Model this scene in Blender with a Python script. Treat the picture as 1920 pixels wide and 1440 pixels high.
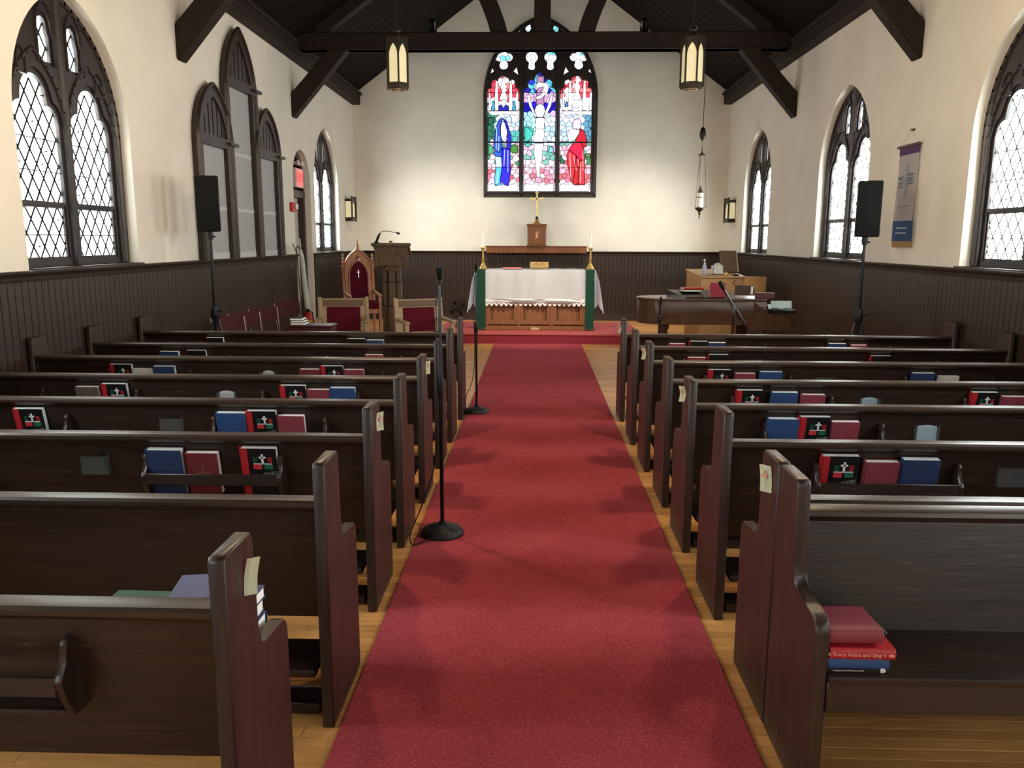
import bpy, bmesh, math, random
from mathutils import Vector, Matrix
from mathutils.geometry import tessellate_polygon
random.seed(7)
PI = math.pi
for o in list(bpy.data.objects):
    bpy.data.objects.remove(o)
scene = bpy.context.scene
COL = scene.collection
RAD = math.radians

# ------------------------------------------------------------------ camera, world, light, exposure
cam_d = bpy.data.cameras.new('camera'); cam = bpy.data.objects.new('camera', cam_d); COL.objects.link(cam)
cam_d.sensor_width = 36.0; cam_d.lens = 1500.0 / 1920.0 * 36.0; cam_d.clip_end = 200; cam_d.clip_start = 0.05
pit, yaw, rol = RAD(10.254), RAD(-1.659), RAD(0.223)
fw = Vector((math.sin(yaw) * math.cos(pit), math.cos(yaw) * math.cos(pit), -math.sin(pit)))
rt = fw.cross(Vector((0, 0, 1))).normalized(); up = rt.cross(fw)
rt, up = rt * math.cos(rol) + up * math.sin(rol), up * math.cos(rol) - rt * math.sin(rol)
cam.matrix_world = Matrix(((rt.x, up.x, -fw.x, 0.0), (rt.y, up.y, -fw.y, 0.0), (rt.z, up.z, -fw.z, 1.70), (0, 0, 0, 1)))
scene.camera = cam
wd = bpy.data.worlds.new('world'); scene.world = wd; wd.use_nodes = True
wd.node_tree.nodes['Background'].inputs[0].default_value = (0.80, 0.88, 1.0, 1)
wd.node_tree.nodes['Background'].inputs[1].default_value = 1.0
vs = scene.view_settings
vs.view_transform = 'Standard'; vs.look = 'None'; vs.gamma = 1.0; vs.use_curve_mapping = False
vs.exposure = EXPOSURE = 1.62
WINDOW_GLOW = 7.0          # daylight radiance of the side windows
STAIN_GLOW = 0.43
LANTERN_W = 40.0           # lit lanterns over the pews (W each)
SPOT_W = 235.0
ALTAR_FILL_W = 320.0      # unseen spots added on the next truss to brighten the altar front
DIM_LANTERN_W = 5.0             # accent spots on the tie beam

# ------------------------------------------------------------------ materials
def S(r, g, b):
    f = lambda c: (c / 255 / 12.92) if c / 255 <= 0.04045 else ((c / 255 + 0.055) / 1.055) ** 2.4
    return (f(r), f(g), f(b), 1.0)
MATS = {}
def mat(name, col, rough=0.5, metal=0.0, vary=0.0, scale=8.0, bump=0.0, bscale=60.0, stretch=None, spec=None, emit=0.0, alpha=None, col2=None, trans=0.0, world=False):
    if name in MATS: return MATS[name]
    m = bpy.data.materials.new(name); MATS[name] = m; m.use_nodes = True
    nt = m.node_tree; N = nt.nodes; L = nt.links; p = N['Principled BSDF']
    p.inputs['Base Color'].default_value = col; p.inputs['Roughness'].default_value = rough; p.inputs['Metallic'].default_value = metal
    if spec is not None: p.inputs['Specular IOR Level'].default_value = spec
    if trans: p.inputs['Transmission Weight'].default_value = trans
    if alpha is not None: p.inputs['Alpha'].default_value = alpha
    if emit:
        p.inputs['Emission Color'].default_value = col; p.inputs['Emission Strength'].default_value = emit
    if vary or bump or col2:
        if world:
            src = N.new('ShaderNodeNewGeometry').outputs['Position']
        else:
            src = N.new('ShaderNodeTexCoord').outputs['Object']
        mp = N.new('ShaderNodeMapping'); L.new(src, mp.inputs[0])
        if stretch: mp.inputs['Scale'].default_value = stretch
        if vary or col2:
            n = N.new('ShaderNodeTexNoise'); n.inputs['Scale'].default_value = scale; n.inputs['Detail'].default_value = 5; n.inputs['Roughness'].default_value = 0.65
            L.new(mp.outputs[0], n.inputs[0])
            r = N.new('ShaderNodeValToRGB'); L.new(n.outputs[0], r.inputs[0])
            a = tuple(c * (1 - vary) for c in col[:3]) + (1,); b = tuple(min(1, c * (1 + vary)) for c in col[:3]) + (1,)
            if col2: a, b = col, col2
            r.color_ramp.elements[0].color = a; r.color_ramp.elements[0].position = 0.33
            r.color_ramp.elements[1].color = b; r.color_ramp.elements[1].position = 0.68
            L.new(r.outputs[0], p.inputs['Base Color'])
            if emit: L.new(r.outputs[0], p.inputs['Emission Color'])
        if bump:
            n2 = N.new('ShaderNodeTexNoise'); n2.inputs['Scale'].default_value = bscale; n2.inputs['Detail'].default_value = 4
            L.new(mp.outputs[0], n2.inputs[0])
            bp = N.new('ShaderNodeBump'); bp.inputs['Strength'].default_value = bump; bp.inputs['Distance'].default_value = 0.004
            L.new(n2.outputs[0], bp.inputs['Height']); L.new(bp.outputs[0], p.inputs['Normal'])
    return m

def worn_wood(name, a, b, wear, rough, stretch, scale=5.0, spec=0.5):
    """dark stained wood: grain along the stretched axis, pale scuffs and scratches"""
    m = mat(name, a, rough, scale=scale, stretch=stretch, col2=b, bump=0.15, bscale=14, spec=spec)
    nt = m.node_tree; N = nt.nodes; L = nt.links; p = N['Principled BSDF']
    src = p.inputs['Base Color'].links[0].from_socket
    tc = N.new('ShaderNodeTexCoord'); n = N.new('ShaderNodeTexNoise'); n.inputs['Scale'].default_value = 34; n.inputs['Detail'].default_value = 8; n.inputs['Roughness'].default_value = 0.75
    mp = N.new('ShaderNodeMapping'); mp.inputs['Scale'].default_value = tuple(min(1.0, s * 0.25) for s in stretch)
    L.new(tc.outputs['Object'], mp.inputs[0]); L.new(mp.outputs[0], n.inputs[0])
    r = N.new('ShaderNodeValToRGB'); r.color_ramp.elements[0].position = 0.61; r.color_ramp.elements[1].position = 0.77
    r.color_ramp.elements[0].color = (0, 0, 0, 1); r.color_ramp.elements[1].color = (0.55, 0.55, 0.55, 1); L.new(n.outputs[0], r.inputs[0])
    mx = N.new('ShaderNodeMix'); mx.data_type = 'RGBA'; L.new(r.outputs[0], mx.inputs[0]); L.new(src, mx.inputs[6]); mx.inputs[7].default_value = wear
    L.new(mx.outputs[2], p.inputs['Base Color'])
    return m

PLASTER = mat('cream_plaster', S(231, 226, 214), 0.85, vary=0.05, scale=1.3, bump=0.25, bscale=30, spec=0.2, world=True)
WAIN = worn_wood('dark_wainscot', S(36, 25, 20), S(50, 36, 29), S(92, 76, 66), 0.42, (6, 6, 0.6), 5)
TRIM = worn_wood('dark_trim', S(42, 30, 26), S(56, 42, 36), S(92, 78, 70), 0.40, (4, 4, 0.7), 5)
BEAM = mat('dark_beam', S(30, 21, 17), 0.7, spec=.25, scale=4, stretch=(5, 1, 5), col2=S(46, 33, 27), bump=0.2, bscale=12)
ROOFB = mat('roof_board', S(20, 14, 11), 0.85, spec=.12, scale=4, stretch=(1, 7, 1), col2=S(33, 24, 18), bump=0.2, bscale=12)
TRACERY = mat('dark_tracery', S(40, 32, 32), 0.38, vary=0.2, scale=6)
PEWX = worn_wood('pew_wood_long', S(34, 23, 18), S(55, 38, 30), S(128, 108, 92), 0.38, (0.5, 7, 7), 6)
PEWZ = worn_wood('pew_wood_upright', S(39, 26, 21), S(59, 41, 33), S(124, 104, 90), 0.42, (7, 7, 0.5), 6)
RAILM = worn_wood('pew_rail_wood', S(42, 29, 23), S(64, 46, 36), S(150, 130, 110), 0.34, (0.4, 8, 8), 6)
BLACK = mat('black_plastic', S(16, 16, 17), 0.5, spec=.3)
BLACKM = mat('black_metal', S(20, 20, 22), 0.32, 0.4)
GRILLE = mat('speaker_grille', S(13, 14, 14), 0.8, spec=.2, bump=0.6, bscale=300)
CHROME = mat('chrome', S(200, 200, 200), 0.15, 1.0)
BRASS = mat('polished_brass', S(200, 162, 94), 0.34, .7)
BRONZE = mat('dark_bronze', S(54, 47, 37), 0.45, 0.6, vary=0.2)
LEAD = mat('lead_came', S(34, 36, 38), 0.5, 0.3)
OAKC = mat('pale_oak', S(176, 152, 120), 0.5, scale=5, stretch=(6, 6, 0.7), col2=S(150, 124, 92), bump=0.15, bscale=20)
CARVED = mat('carved_oak', S(104, 80, 58), 0.6, vary=0.3, scale=30, bump=1.0, bscale=45)
OAKD = mat('dark_carved_oak', S(72, 54, 40), 0.5, scale=6, stretch=(6, 6, 0.7), col2=S(100, 78, 58), bump=0.3, bscale=30)
OAKR = mat('red_oak', S(134, 84, 50), 0.42, scale=6, stretch=(5, 5, 0.8), col2=S(108, 66, 39), bump=0.15, bscale=20)
THRONE = mat('gold_oak', S(190, 128, 88), 0.42, scale=6, stretch=(5, 5, 0.8), col2=S(160, 104, 70))
ORGAN = mat('honey_oak', S(196, 152, 100), 0.45, scale=5, stretch=(6, 6, 0.6), col2=S(178, 134, 86))
PIANO = mat('piano_walnut', S(66, 46, 36), 0.25, scale=6, stretch=(0.7, 5, 5), col2=S(84, 60, 46), spec=0.6)
VELVET = mat('burgundy_velvet', S(88, 22, 38), 0.9, vary=0.15, scale=20, spec=0.1)
STACKC = mat('maroon_fabric', S(96, 44, 54), 0.85, vary=0.12, scale=30)
WHITE = mat('white_paper', S(236, 236, 232), 0.7)
PAGES = mat('book_pages', S(250, 249, 244), 0.8, vary=0.04, scale=80, stretch=(1, 12, 1))
NAVY = mat('navy_cloth', S(30, 52, 92), 0.6, vary=0.08, scale=40)
BLUEB = mat('blue_cloth', S(34, 66, 116), 0.6, vary=0.08, scale=40)
BURG = mat('burgundy_cloth', S(132, 50, 62), 0.6, vary=0.08, scale=40)
REDB = mat('red_cover', S(176, 32, 42), 0.45)
BLKC = mat('black_cover', S(18, 17, 19), 0.4)
GREENB = mat('green_cloth', S(44, 84, 72), 0.65)
GREENF = mat('green_silk', S(26, 82, 60), 0.7, vary=0.12, scale=12)
LINEN = mat('white_linen', S(240, 240, 242), 0.85, bump=0.1, bscale=200)
LACE = mat('lace', S(222, 218, 214), 0.9)
GOLDT = mat('gilt_print', S(150, 120, 80), 0.5)
FAINT = mat('faint_stamp', S(70, 86, 116), 0.5)
BEIGE = mat('cream_tag', S(226, 226, 196), 0.75)
ACRYL = mat('clear_acrylic', S(120, 124, 124), 0.08, alpha=0.10, spec=0.6)
PRINTW = mat('print_white', S(228, 228, 224), 0.6)
PRINTR = mat('print_red', S(196, 40, 48), 0.6)
PRINTG = mat('print_green', S(24, 98, 76), 0.6)
LBLUE = mat('pale_blue_card', S(196, 218, 230), 0.7)
REDP = mat('red_plastic', S(186, 32, 34), 0.4)
GREYP = mat('grey_shade', S(168, 170, 172), 0.8)
GREYP2 = mat('grey_shade_light', S(196, 197, 198), 0.8)

# ------------------------------------------------------------------ mesh builder
class M:
    def __init__(s): s.bm = bmesh.new()
    def _xf(s, vs_, T):
        if T is not None: bmesh.ops.transform(s.bm, matrix=T, verts=vs_)
    def box(s, x0, x1, y0, y1, z0, z1, bev=0.0, T=None, seg=1):
        P = [(x0, y0, z0), (x1, y0, z0), (x1, y1, z0), (x0, y1, z0), (x0, y0, z1), (x1, y0, z1), (x1, y1, z1), (x0, y1, z1)]
        F = [(0, 3, 2, 1), (4, 5, 6, 7), (0, 1, 5, 4), (1, 2, 6, 5), (2, 3, 7, 6), (3, 0, 4, 7)]
        return s.poly(P, F, bev, T, seg)
    def poly(s, P, F, bev=0.0, T=None, seg=1):
        v = [s.bm.verts.new(p) for p in P]; fs = []
        for f in F:
            try: fs.append(s.bm.faces.new([v[i] for i in f]))
            except ValueError: pass
        s._xf(v, T)
        if bev:
            es = list({e for f in fs for e in f.edges})
            bmesh.ops.bevel(s.bm, geom=es, offset=bev, segments=seg, affect='EDGES', profile=0.5, clamp_overlap=True)
        return s
    def prism(s, pts, d0, d1, ax='y', bev=0.0, T=None):
        f = {'x': lambda u, v, d: (d, u, v), 'y': lambda u, v, d: (u, d, v), 'z': lambda u, v, d: (u, v, d)}[ax]
        n = len(pts)
        P = [f(u, v, d0) for u, v in pts] + [f(u, v, d1) for u, v in pts]
        F = [tuple(range(n)), tuple(range(2 * n - 1, n - 1, -1))] + [(i, i + n, (i + 1) % n + n, (i + 1) % n) for i in range(n)]
        return s.poly(P, F, bev, T)
    def tube(s, pts, r, n=8, closed=False, T=None, squash=1.0):
        pts = [Vector(p) for p in pts]; k = len(pts); rr = r if isinstance(r, (list, tuple)) else [r] * k
        rings = []; prev = None
        for i, p in enumerate(pts):
            a = pts[(i - 1) % k] if (i > 0 or closed) else p; b = pts[(i + 1) % k] if (i < k - 1 or closed) else p
            d = (b - a).normalized()
            if prev is None:
                u = d.orthogonal().normalized()
            else:
                u = (prev - d * prev.dot(d)); u = u.normalized() if u.length > 1e-6 else d.orthogonal().normalized()
            prev = u; w = d.cross(u)
            rings.append([s.bm.verts.new(p + (u * math.cos(2 * PI * j / n) + w * math.sin(2 * PI * j / n) * squash) * rr[i]) for j in range(n)])
        for i in range(k if closed else k - 1):
            A, B = rings[i], rings[(i + 1) % k]
            for j in range(n): s.bm.faces.new((A[j], A[(j + 1) % n], B[(j + 1) % n], B[j]))
        if not closed:
            s.bm.faces.new(rings[0][::-1]); s.bm.faces.new(rings[-1])
        s._xf([v for q in rings for v in q], T)
        return s
    def lathe(s, prof, n=16, at=(0, 0, 0), T=None, sq=(1, 1)):
        rings = []
        for r, z in prof:
            rings.append([s.bm.verts.new((at[0] + max(r, 1e-4) * math.cos(2 * PI * j / n) * sq[0], at[1] + max(r, 1e-4) * math.sin(2 * PI * j / n) * sq[1], at[2] + z)) for j in range(n)])
        for A, B in zip(rings, rings[1:]):
            for j in range(n): s.bm.faces.new((A[j], A[(j + 1) % n], B[(j + 1) % n], B[j]))
        s.bm.faces.new(rings[0][::-1]); s.bm.faces.new(rings[-1])
        s._xf([v for q in rings for v in q], T)
        return s
    def plate(s, outer, holes, f, d0, d1):
        """flat plate with holes; f(u,v,d) -> xyz"""
        loops = [outer] + list(holes); flat = [p for l in loops for p in l]
        tris = tessellate_polygon([[Vector((u, v, 0)) for u, v in l] for l in loops])
        A = [s.bm.verts.new(f(u, v, d0)) for u, v in flat]; B = [s.bm.verts.new(f(u, v, d1)) for u, v in flat]
        for t in tris:
            try:
                s.bm.faces.new([A[i] for i in t]); s.bm.faces.new([B[i] for i in reversed(t)])
            except ValueError: pass
        o = 0
        for l in loops:
            n = len(l)
            for i in range(n):
                a, b = o + i, o + (i + 1) % n
                try: s.bm.faces.new((A[a], A[b], B[b], B[a]))
                except ValueError: pass
            o += n
        return s
    def grid(s, nu, nv, f, thick=0.0):
        V = [[s.bm.verts.new(f(i / nu, j / nv)) for j in range(nv + 1)] for i in range(nu + 1)]
        fs = [s.bm.faces.new((V[i][j], V[i + 1][j], V[i + 1][j + 1], V[i][j + 1])) for i in range(nu) for j in range(nv)]
        if thick: bmesh.ops.solidify(s.bm, geom=fs, thickness=thick)
        return s
    def mesh(s, name, material, smooth=True):
        me = bpy.data.meshes.new(name)
        bmesh.ops.recalc_face_normals(s.bm, faces=s.bm.faces)
        s.bm.to_mesh(me); s.bm.free()
        if material: me.materials.append(material)
        if smooth:
            me.shade_smooth(); me.set_sharp_from_angle(angle=RAD(38))
        return me
    def build(s, name, material, parent=None, smooth=True):
        return put(name, s.mesh(name, material, smooth), parent)
def put(name, me, parent=None, loc=None, rz=None):
    o = bpy.data.objects.new(name, me); COL.objects.link(o)
    if parent: o.parent = parent
    if loc is not None: o.location = loc
    if rz is not None: o.rotation_euler = (0, 0, rz)
    return o
def tag(o, label, cat=None, group=None, kind=None):
    o['label'] = label
    if cat: o['category'] = cat
    if group: o['group'] = group
    if kind: o['kind'] = kind
    return o
def thing(name, label, cat, loc=(0, 0, 0), rz=0.0, group=None, kind=None):
    o = bpy.data.objects.new(name, None); COL.objects.link(o); o.empty_display_size = 0.1
    o.location = loc; o.rotation_euler = (0, 0, rz)
    return tag(o, label, cat, group, kind)
def copy_tree(o, parent=None, loc=None):
    c = o.copy(); COL.objects.link(c); c.parent = parent
    if loc is not None: c.location = loc
    for ch in list(o.children): copy_tree(ch, c)
    return c
def text(name, body, size, material, parent, T, depth=0.0004, spacing=1.0, align='CENTER', shear=0.0):
    cu = bpy.data.curves.new(name, 'FONT'); cu.body = body; cu.size = size; cu.extrude = depth; cu.align_x = align; cu.align_y = 'CENTER'; cu.space_character = spacing; cu.shear = shear
    cu.resolution_u = 2
    t = bpy.data.objects.new(name, cu); COL.objects.link(t)
    me = bpy.data.meshes.new_from_object(t.evaluated_get(bpy.context.evaluated_depsgraph_get()))
    bpy.data.objects.remove(t); bpy.data.curves.remove(cu)
    me.transform(T); me.materials.clear(); me.materials.append(material)
    return put(name, me, parent)

def arch(cx, a, z0, zs, rise, n=14):
    """pointed-arch outline, counter-clockwise from lower left"""
    R = (a * a + rise * rise) / (2 * a); th = math.asin(min(1, rise / R))
    pts = [(cx - a, z0), (cx + a, z0)]
    for i in range(n + 1):
        t = th * i / n; pts.append((cx + a - R + R * math.cos(t), zs + R * math.sin(t)))
    for i in range(n - 1, -1, -1):
        t = th * i / n; pts.append((cx - a + R - R * math.cos(t), zs + R * math.sin(t)))
    return pts
def foils(cx, w, z0, circles, n=24):
    """light with a foiled head: upper envelope of circles (dx, z, r)"""
    pts = [(cx - w, z0), (cx + w, z0)]
    for i in range(n + 1):
        u = w - 2 * w * i / n
        z = max([cz + math.sqrt(r * r - (u - dx) ** 2) for dx, cz, r in circles if abs(u - dx) <= r + 1e-6 and r * r - (u - dx) ** 2 >= 0] + [min(c[1] for c in circles)])
        pts.append((cx + u, z))
    return pts
def clip(subject, conv):
    """clip polygon by a convex counter-clockwise polygon"""
    out = list(subject)
    n = len(conv)
    for i in range(n):
        ax, ay = conv[i]; bx, by = conv[(i + 1) % n]
        inp, out = out, []
        if not inp: return []
        side = lambda p: (bx - ax) * (p[1] - ay) - (by - ay) * (p[0] - ax)
        for j in range(len(inp)):
            p, q = inp[j - 1], inp[j]; sp, sq_ = side(p), side(q)
            if (sp >= 0) != (sq_ >= 0):
                t = sp / (sp - sq_); out.append((p[0] + (q[0] - p[0]) * t, p[1] + (q[1] - p[1]) * t))
            if sq_ >= 0: out.append(q)
    return out
def area(p): return 0.5 * sum(p[i - 1][0] * p[i][1] - p[i][0] * p[i - 1][1] for i in range(len(p)))
def inside(p, poly):
    c = False
    for i in range(len(poly)):
        (x1, y1), (x2, y2) = poly[i - 1], poly[i]
        if (y1 > p[1]) != (y2 > p[1]) and p[0] < (x2 - x1) * (p[1] - y1) / (y2 - y1) + x1: c = not c
    return c
def fill_poly(m, pts, f, d):
    """single flat (maybe concave) polygon"""
    tris = tessellate_polygon([[Vector((u, v, 0)) for u, v in pts]])
    A = [m.bm.verts.new(f(u, v, d)) for u, v in pts]
    for t in tris:
        try: m.bm.faces.new([A[i] for i in t])
        except ValueError: pass
ORD = ['first', 'second', 'third', 'fourth', 'fifth', 'sixth', 'seventh', 'eighth']
# ------------------------------------------------------------------ the room
XL, XR, YB, YF, CX = -3.80, 3.94, 17.08, -3.6, 0.07
EAVE, APEX = 4.62, 7.42
CAP = 1.455
def mL(u, v, d): return (XL - d, u, v)
def mR(u, v, d): return (XR + d, u, v)
def mB(u, v, d): return (u, YB + d, v)
def struct(o, label, cat):
    return tag(o, label, cat, kind='structure')

WZ, WS, WR, WA = 1.47, 2.62, 1.03, 0.85
def opening(cy, a=WA): return arch(cy, a, WZ, WS, WR)
LWIN = [(6.80, .85), (14.80, .84), (2.75, .85), (-1.30, .85)]
RWIN = [(6.80, .85), (10.78, .86), (14.85, .86), (2.75, .85), (-1.30, .85)]
DOOR = arch(13.22, .48, 0.012, 2.62, .48)
m = M(); m.plate([(YF, 0), (YB, 0), (YB, 4.75), (YF, 4.75)], [opening(*w) for w in LWIN] + [DOOR], mL, 0, .32)
wl = struct(m.build('wall_left', PLASTER, smooth=False), 'cream plaster side wall left of the pews with dark wainscot', 'wall')
m = M(); m.plate([(YF, 0), (YB, 0), (YB, 4.75), (YF, 4.75)], [opening(*w) for w in RWIN], mR, 0, .32)
wr = struct(m.build('wall_right', PLASTER, smooth=False), 'cream plaster side wall right of the pews with dark wainscot', 'wall')
BIGWIN = arch(CX - .005, 1.10, 2.63, 4.57, 1.47, 18)
m = M(); m.plate([(XL - .3, 0), (XR + .3, 0), (XR + .3, EAVE - .2), (CX, APEX + .05), (XL - .3, EAVE - .2)], [BIGWIN], mB, 0, .32)
wb = struct(m.build('wall_back', PLASTER, smooth=False), 'cream plaster gable wall behind the altar', 'wall')
m = M(); m.box(XL - .3, XR + .3, YF - .3, YF, 0, APEX + .1)
struct(m.build('wall_front', PLASTER, smooth=False), 'plaster wall behind the camera', 'wall')
# wainscot boards, cap and skirting
def wainscot(wall, f, u0, u1, skip=None, start=None):
    vis = []
    u = u0 if start is None else start
    w = .082
    mb = M(); mb.prism([(.001, 0), (w - .001, 0), (w - .001, 1), (.001, 1)], 0, 1, 'y')
    n = int((u1 - u) / w)
    bm_ = M(); P = lambda a, b, z0, z1, t: [f(a, z0, -.012), f(b, z0, -.012), f(b, z1, -.012), f(a, z1, -.012), f(a + t, z0, -.022), f(b - t, z0, -.022), f(b - t, z1, -.022), f(a + t, z1, -.022)]
    F = [(3, 2, 1, 0), (4, 5, 6, 7), (0, 1, 5, 4), (1, 2, 6, 5), (2, 3, 7, 6), (3, 0, 4, 7)]
    base = Vector(f(0, 0, 0))
    bm_.poly([Vector(p) for p in P(.001, w - .001, .14, 1.385, .0035)], F)
    me = bm_.mesh('board', WAIN, False)
    for i in range(n + 1):
        a = u + i * w
        if a + w > u1 + .01: break
        if skip and a + w > skip[0] and a < skip[1]: continue
        put('board', me, wall, loc=Vector(f(a, 0, 0)) - base)
    segs = [(u0, u1)] if not skip else [(u0, skip[0]), (skip[1], u1)]
    for a, b in segs:
        k = M(); k.poly([Vector(p) for p in [f(a, 0, 0), f(b, 0, 0), f(b, 1.40, 0), f(a, 1.40, 0), f(a, 0, -.014), f(b, 0, -.014), f(b, 1.40, -.014), f(a, 1.40, -.014)]], F)
        k.build('wainscot_backing', WAIN, wall, False)
        prof = [(0, 1.375), (-.034, 1.375), (-.040, 1.395), (-.030, 1.41), (-.055, 1.425), (-.075, 1.437), (-.078, CAP), (0, CAP)]
        k = M(); np_ = len(prof)
        k.poly([Vector(f(a, z, d)) for d, z in prof] + [Vector(f(b, z, d)) for d, z in prof],
               [tuple(range(np_)), tuple(range(2 * np_ - 1, np_ - 1, -1))] + [(i, (i + 1) % np_, (i + 1) % np_ + np_, i + np_) for i in range(np_)])
        k.build('cap_rail', TRIM, wall)
        k = M(); k.poly([Vector(p) for p in [f(a, 0, 0), f(b, 0, 0), f(b, .16, 0), f(a, .16, 0), f(a, 0, -.034), f(b, 0, -.034), f(b, .15, -.034), f(a, .15, -.034)]], F)
        k.build('skirting', TRIM, wall)
wainscot(wl, mL, YF, YB, skip=(12.70, 13.74), start=4.9)
wainscot(wr, mR, YF, YB, start=5.9)
wainscot(wb, mB, XL, XR)

# floor: slab, oak strips
FLOORM = mat('oak_floor', S(220, 162, 96), 0.34, scale=5, stretch=(.8, 9, 1), col2=S(194, 134, 74), bump=0.12, bscale=20, world=True)
nt = FLOORM.node_tree; N = nt.nodes; Lk = nt.links; pb = N['Principled BSDF']
src = pb.inputs['Base Color'].links[0].from_socket
g = N.new('ShaderNodeNewGeometry'); sx = N.new('ShaderNodeSeparateXYZ'); Lk.new(g.outputs['Position'], sx.inputs[0])
dv = N.new('ShaderNodeMath'); dv.operation = 'DIVIDE'; Lk.new(sx.outputs['Y'], dv.inputs[0]); dv.inputs[1].default_value = .058
fl = N.new('ShaderNodeMath'); fl.operation = 'FLOOR'; Lk.new(dv.outputs[0], fl.inputs[0])
wn = N.new('ShaderNodeTexWhiteNoise'); wn.noise_dimensions = '1D'; Lk.new(fl.outputs[0], wn.inputs['W'])
mr = N.new('ShaderNodeMapRange'); Lk.new(wn.outputs['Value'], mr.inputs[0]); mr.inputs[3].default_value = .78; mr.inputs[4].default_value = 1.14
mx = N.new('ShaderNodeMix'); mx.data_type = 'RGBA'; mx.blend_type = 'MULTIPLY'; mx.inputs[0].default_value = 1
Lk.new(src, mx.inputs[6]); Lk.new(mr.outputs[0], mx.inputs[7]); Lk.new(mx.outputs[2], pb.inputs['Base Color'])
m = M(); m.box(XL, XR, YF, YB, -.2, -.012)
fl_o = struct(m.build('floor', mat('floor_gap', S(70, 44, 22), .8), smooth=False), 'honey oak strip floor under the pews and aisle', 'floor')
PW = .058
rnd = random.Random(3)
cache = {}
def plank_mesh(L):
    k = round(L, 1)
    if k not in cache:
        p = M(); p.box(0, k - .0016, .0008, PW - .0008, -.012, 0, bev=.0012); cache[k] = p.mesh('plank', FLOORM, False)
    return cache[k], k
rest = M(); r0 = int(math.floor(YF / PW)) + 1; r1 = int(YB / PW) - 1; count = 0
for r in range(r0, r1 + 1):
    y = r * PW
    near = 21 <= r < 117
    # left and right strips beside the aisle are single boards near the camera
    cuts = []
    x = XL + round(rnd.uniform(.3, 1.6), 1)
    xs = [XL]
    while x < XR - .3: xs.append(x); x += round(rnd.uniform(1.1, 2.2), 1)
    xs.append(XR)
    for a, b in zip(xs, xs[1:]):
        vis = near and b > -1.5 and a < 1.6 and not (a > -.65 and b < .72)
        if vis and count < 296:
            me, k = plank_mesh(b - a); put('plank', me, fl_o, loc=(a, y, 0)); count += 1
            if b - a - k > .02: rest.box(a + k, b - .0016, y + .0008, y + PW - .0008, -.012, 0)
        else:
            rest.box(a, b - .0016, y + .0008, y + PW - .0008, -.012, 0)
o = rest.build('plank_field', FLOORM, fl_o, False); o['kind'] = 'stuff'; o['label'] = 'oak floor strips too far or hidden to count'

# ceiling slopes with boards, wall plates
cl = M()
cl.prism([(XL - .35, EAVE - .22), (CX, APEX + .03), (XR + .35, EAVE - .22), (XR + .35, EAVE - .02), (CX, APEX + .23), (XL - .35, EAVE - .02)], YF - .3, YB + .3, 'y')
ce = struct(cl.build('ceiling', mat('roof_gap', S(16, 11, 9), .9), smooth=False), 'steep dark boarded roof underside above the nave', 'ceiling')
for sgn, xe in ((-1, XL - .05), (1, XR + .05)):
    ex = xe - CX; sl = (APEX - EAVE) / abs(XL - CX)
    z_e = APEX - sl * abs(ex)
    L_ = math.hypot(ex, APEX - z_e); nx, nz = (sl / math.hypot(1, sl)) * (-sgn), -1 / math.hypot(1, sl)
    bw = .30
    k = M(); P = []
    for (px, pz) in ((xe, z_e), (CX, APEX)):
        for t in (0, .03):
            P += [(px + nx * t, 0.003, pz + nz * t), (px + nx * t, bw - .005, pz + nz * t)]
    k.poly([Vector(p) for p in P], [(0, 1, 3, 2), (4, 6, 7, 5), (0, 4, 5, 1), (2, 3, 7, 6), (0, 2, 6, 4), (1, 5, 7, 3)], bev=.004)
    me = k.mesh('roof_board', ROOFB, False)
    y = YF; i = 0
    while y < YB - .02:
        put('roof_board', me, ce, loc=(0, min(y, YB - bw), 0)); y += bw
m = M(); m.box(XL, XL + .17, YF, YB, 4.40, 4.63, bev=.01); m.box(XL, XL + .21, YF, YB, 4.58, 4.64, bev=.01)
struct(m.build('trim_1', BEAM), 'dark wall plate beam along the top of the left wall', 'beam')
m = M(); m.box(XR - .17, XR, YF, YB, 4.40, 4.63, bev=.01); m.box(XR - .21, XR, YF, YB, 4.58, 4.64, bev=.01)
struct(m.build('trim_2', BEAM), 'dark wall plate beam along the top of the right wall', 'beam')
# roof trusses
def truss(y, label):
    t = thing('roof_truss', label, 'truss', (0, y, 0), kind='structure')
    th = .22
    m = M(); m.box(XL, XR, 0, th, 4.53, 4.78, bev=.012); m.box(XL, XR, -.012, th + .012, 4.53, 4.548, bev=.004); m.build('tie_beam', BEAM, t)
    for s, xw in ((-1, XL), (1, XR)):
        q = lambda d: xw - s * d
        m = M(); m.prism([(q(0), 3.56), (q(.02), 3.54), (q(.90), 4.535), (q(.62), 4.56), (q(0), 3.90)][::s], 0.01, th - .01, 'y', bev=.012); m.build('knee_brace', BEAM, t)
        pts_o = []; pts_i = []
        for i in range(9):
            a = i / 8; z = 4.78 + a * 1.32
            x = .66 + .62 * a ** 1.25
            pts_o.append((CX + s * (x + .13), z)); pts_i.append((CX + s * (x - .13), z))
        m = M(); m.prism((pts_i + pts_o[::-1]), .03, th - .03, 'y'); m.build('curved_strut', BEAM, t)
        sl = (APEX - EAVE) / abs(XL - CX)
        m = M(); x1 = XL + .42 if s < 0 else XR - .42
        m.prism([(x1, APEX - sl * abs(x1 - CX) - .04), (CX, APEX - .04), (CX, APEX - .26), (x1, APEX - sl * abs(x1 - CX) - .26)], 0.02, th - .02, 'y', bev=.01); m.build('rafter', BEAM, t)
    m = M(); m.box(CX - .13, CX + .12, .01, th - .01, 4.78, APEX - .2, bev=.01); m.build('king_post', BEAM, t)
    return t
truss(12.80, 'dark timber roof truss crossing in front of the stained glass window')
truss(8.77, 'dark timber roof truss halfway along the pews')
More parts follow.
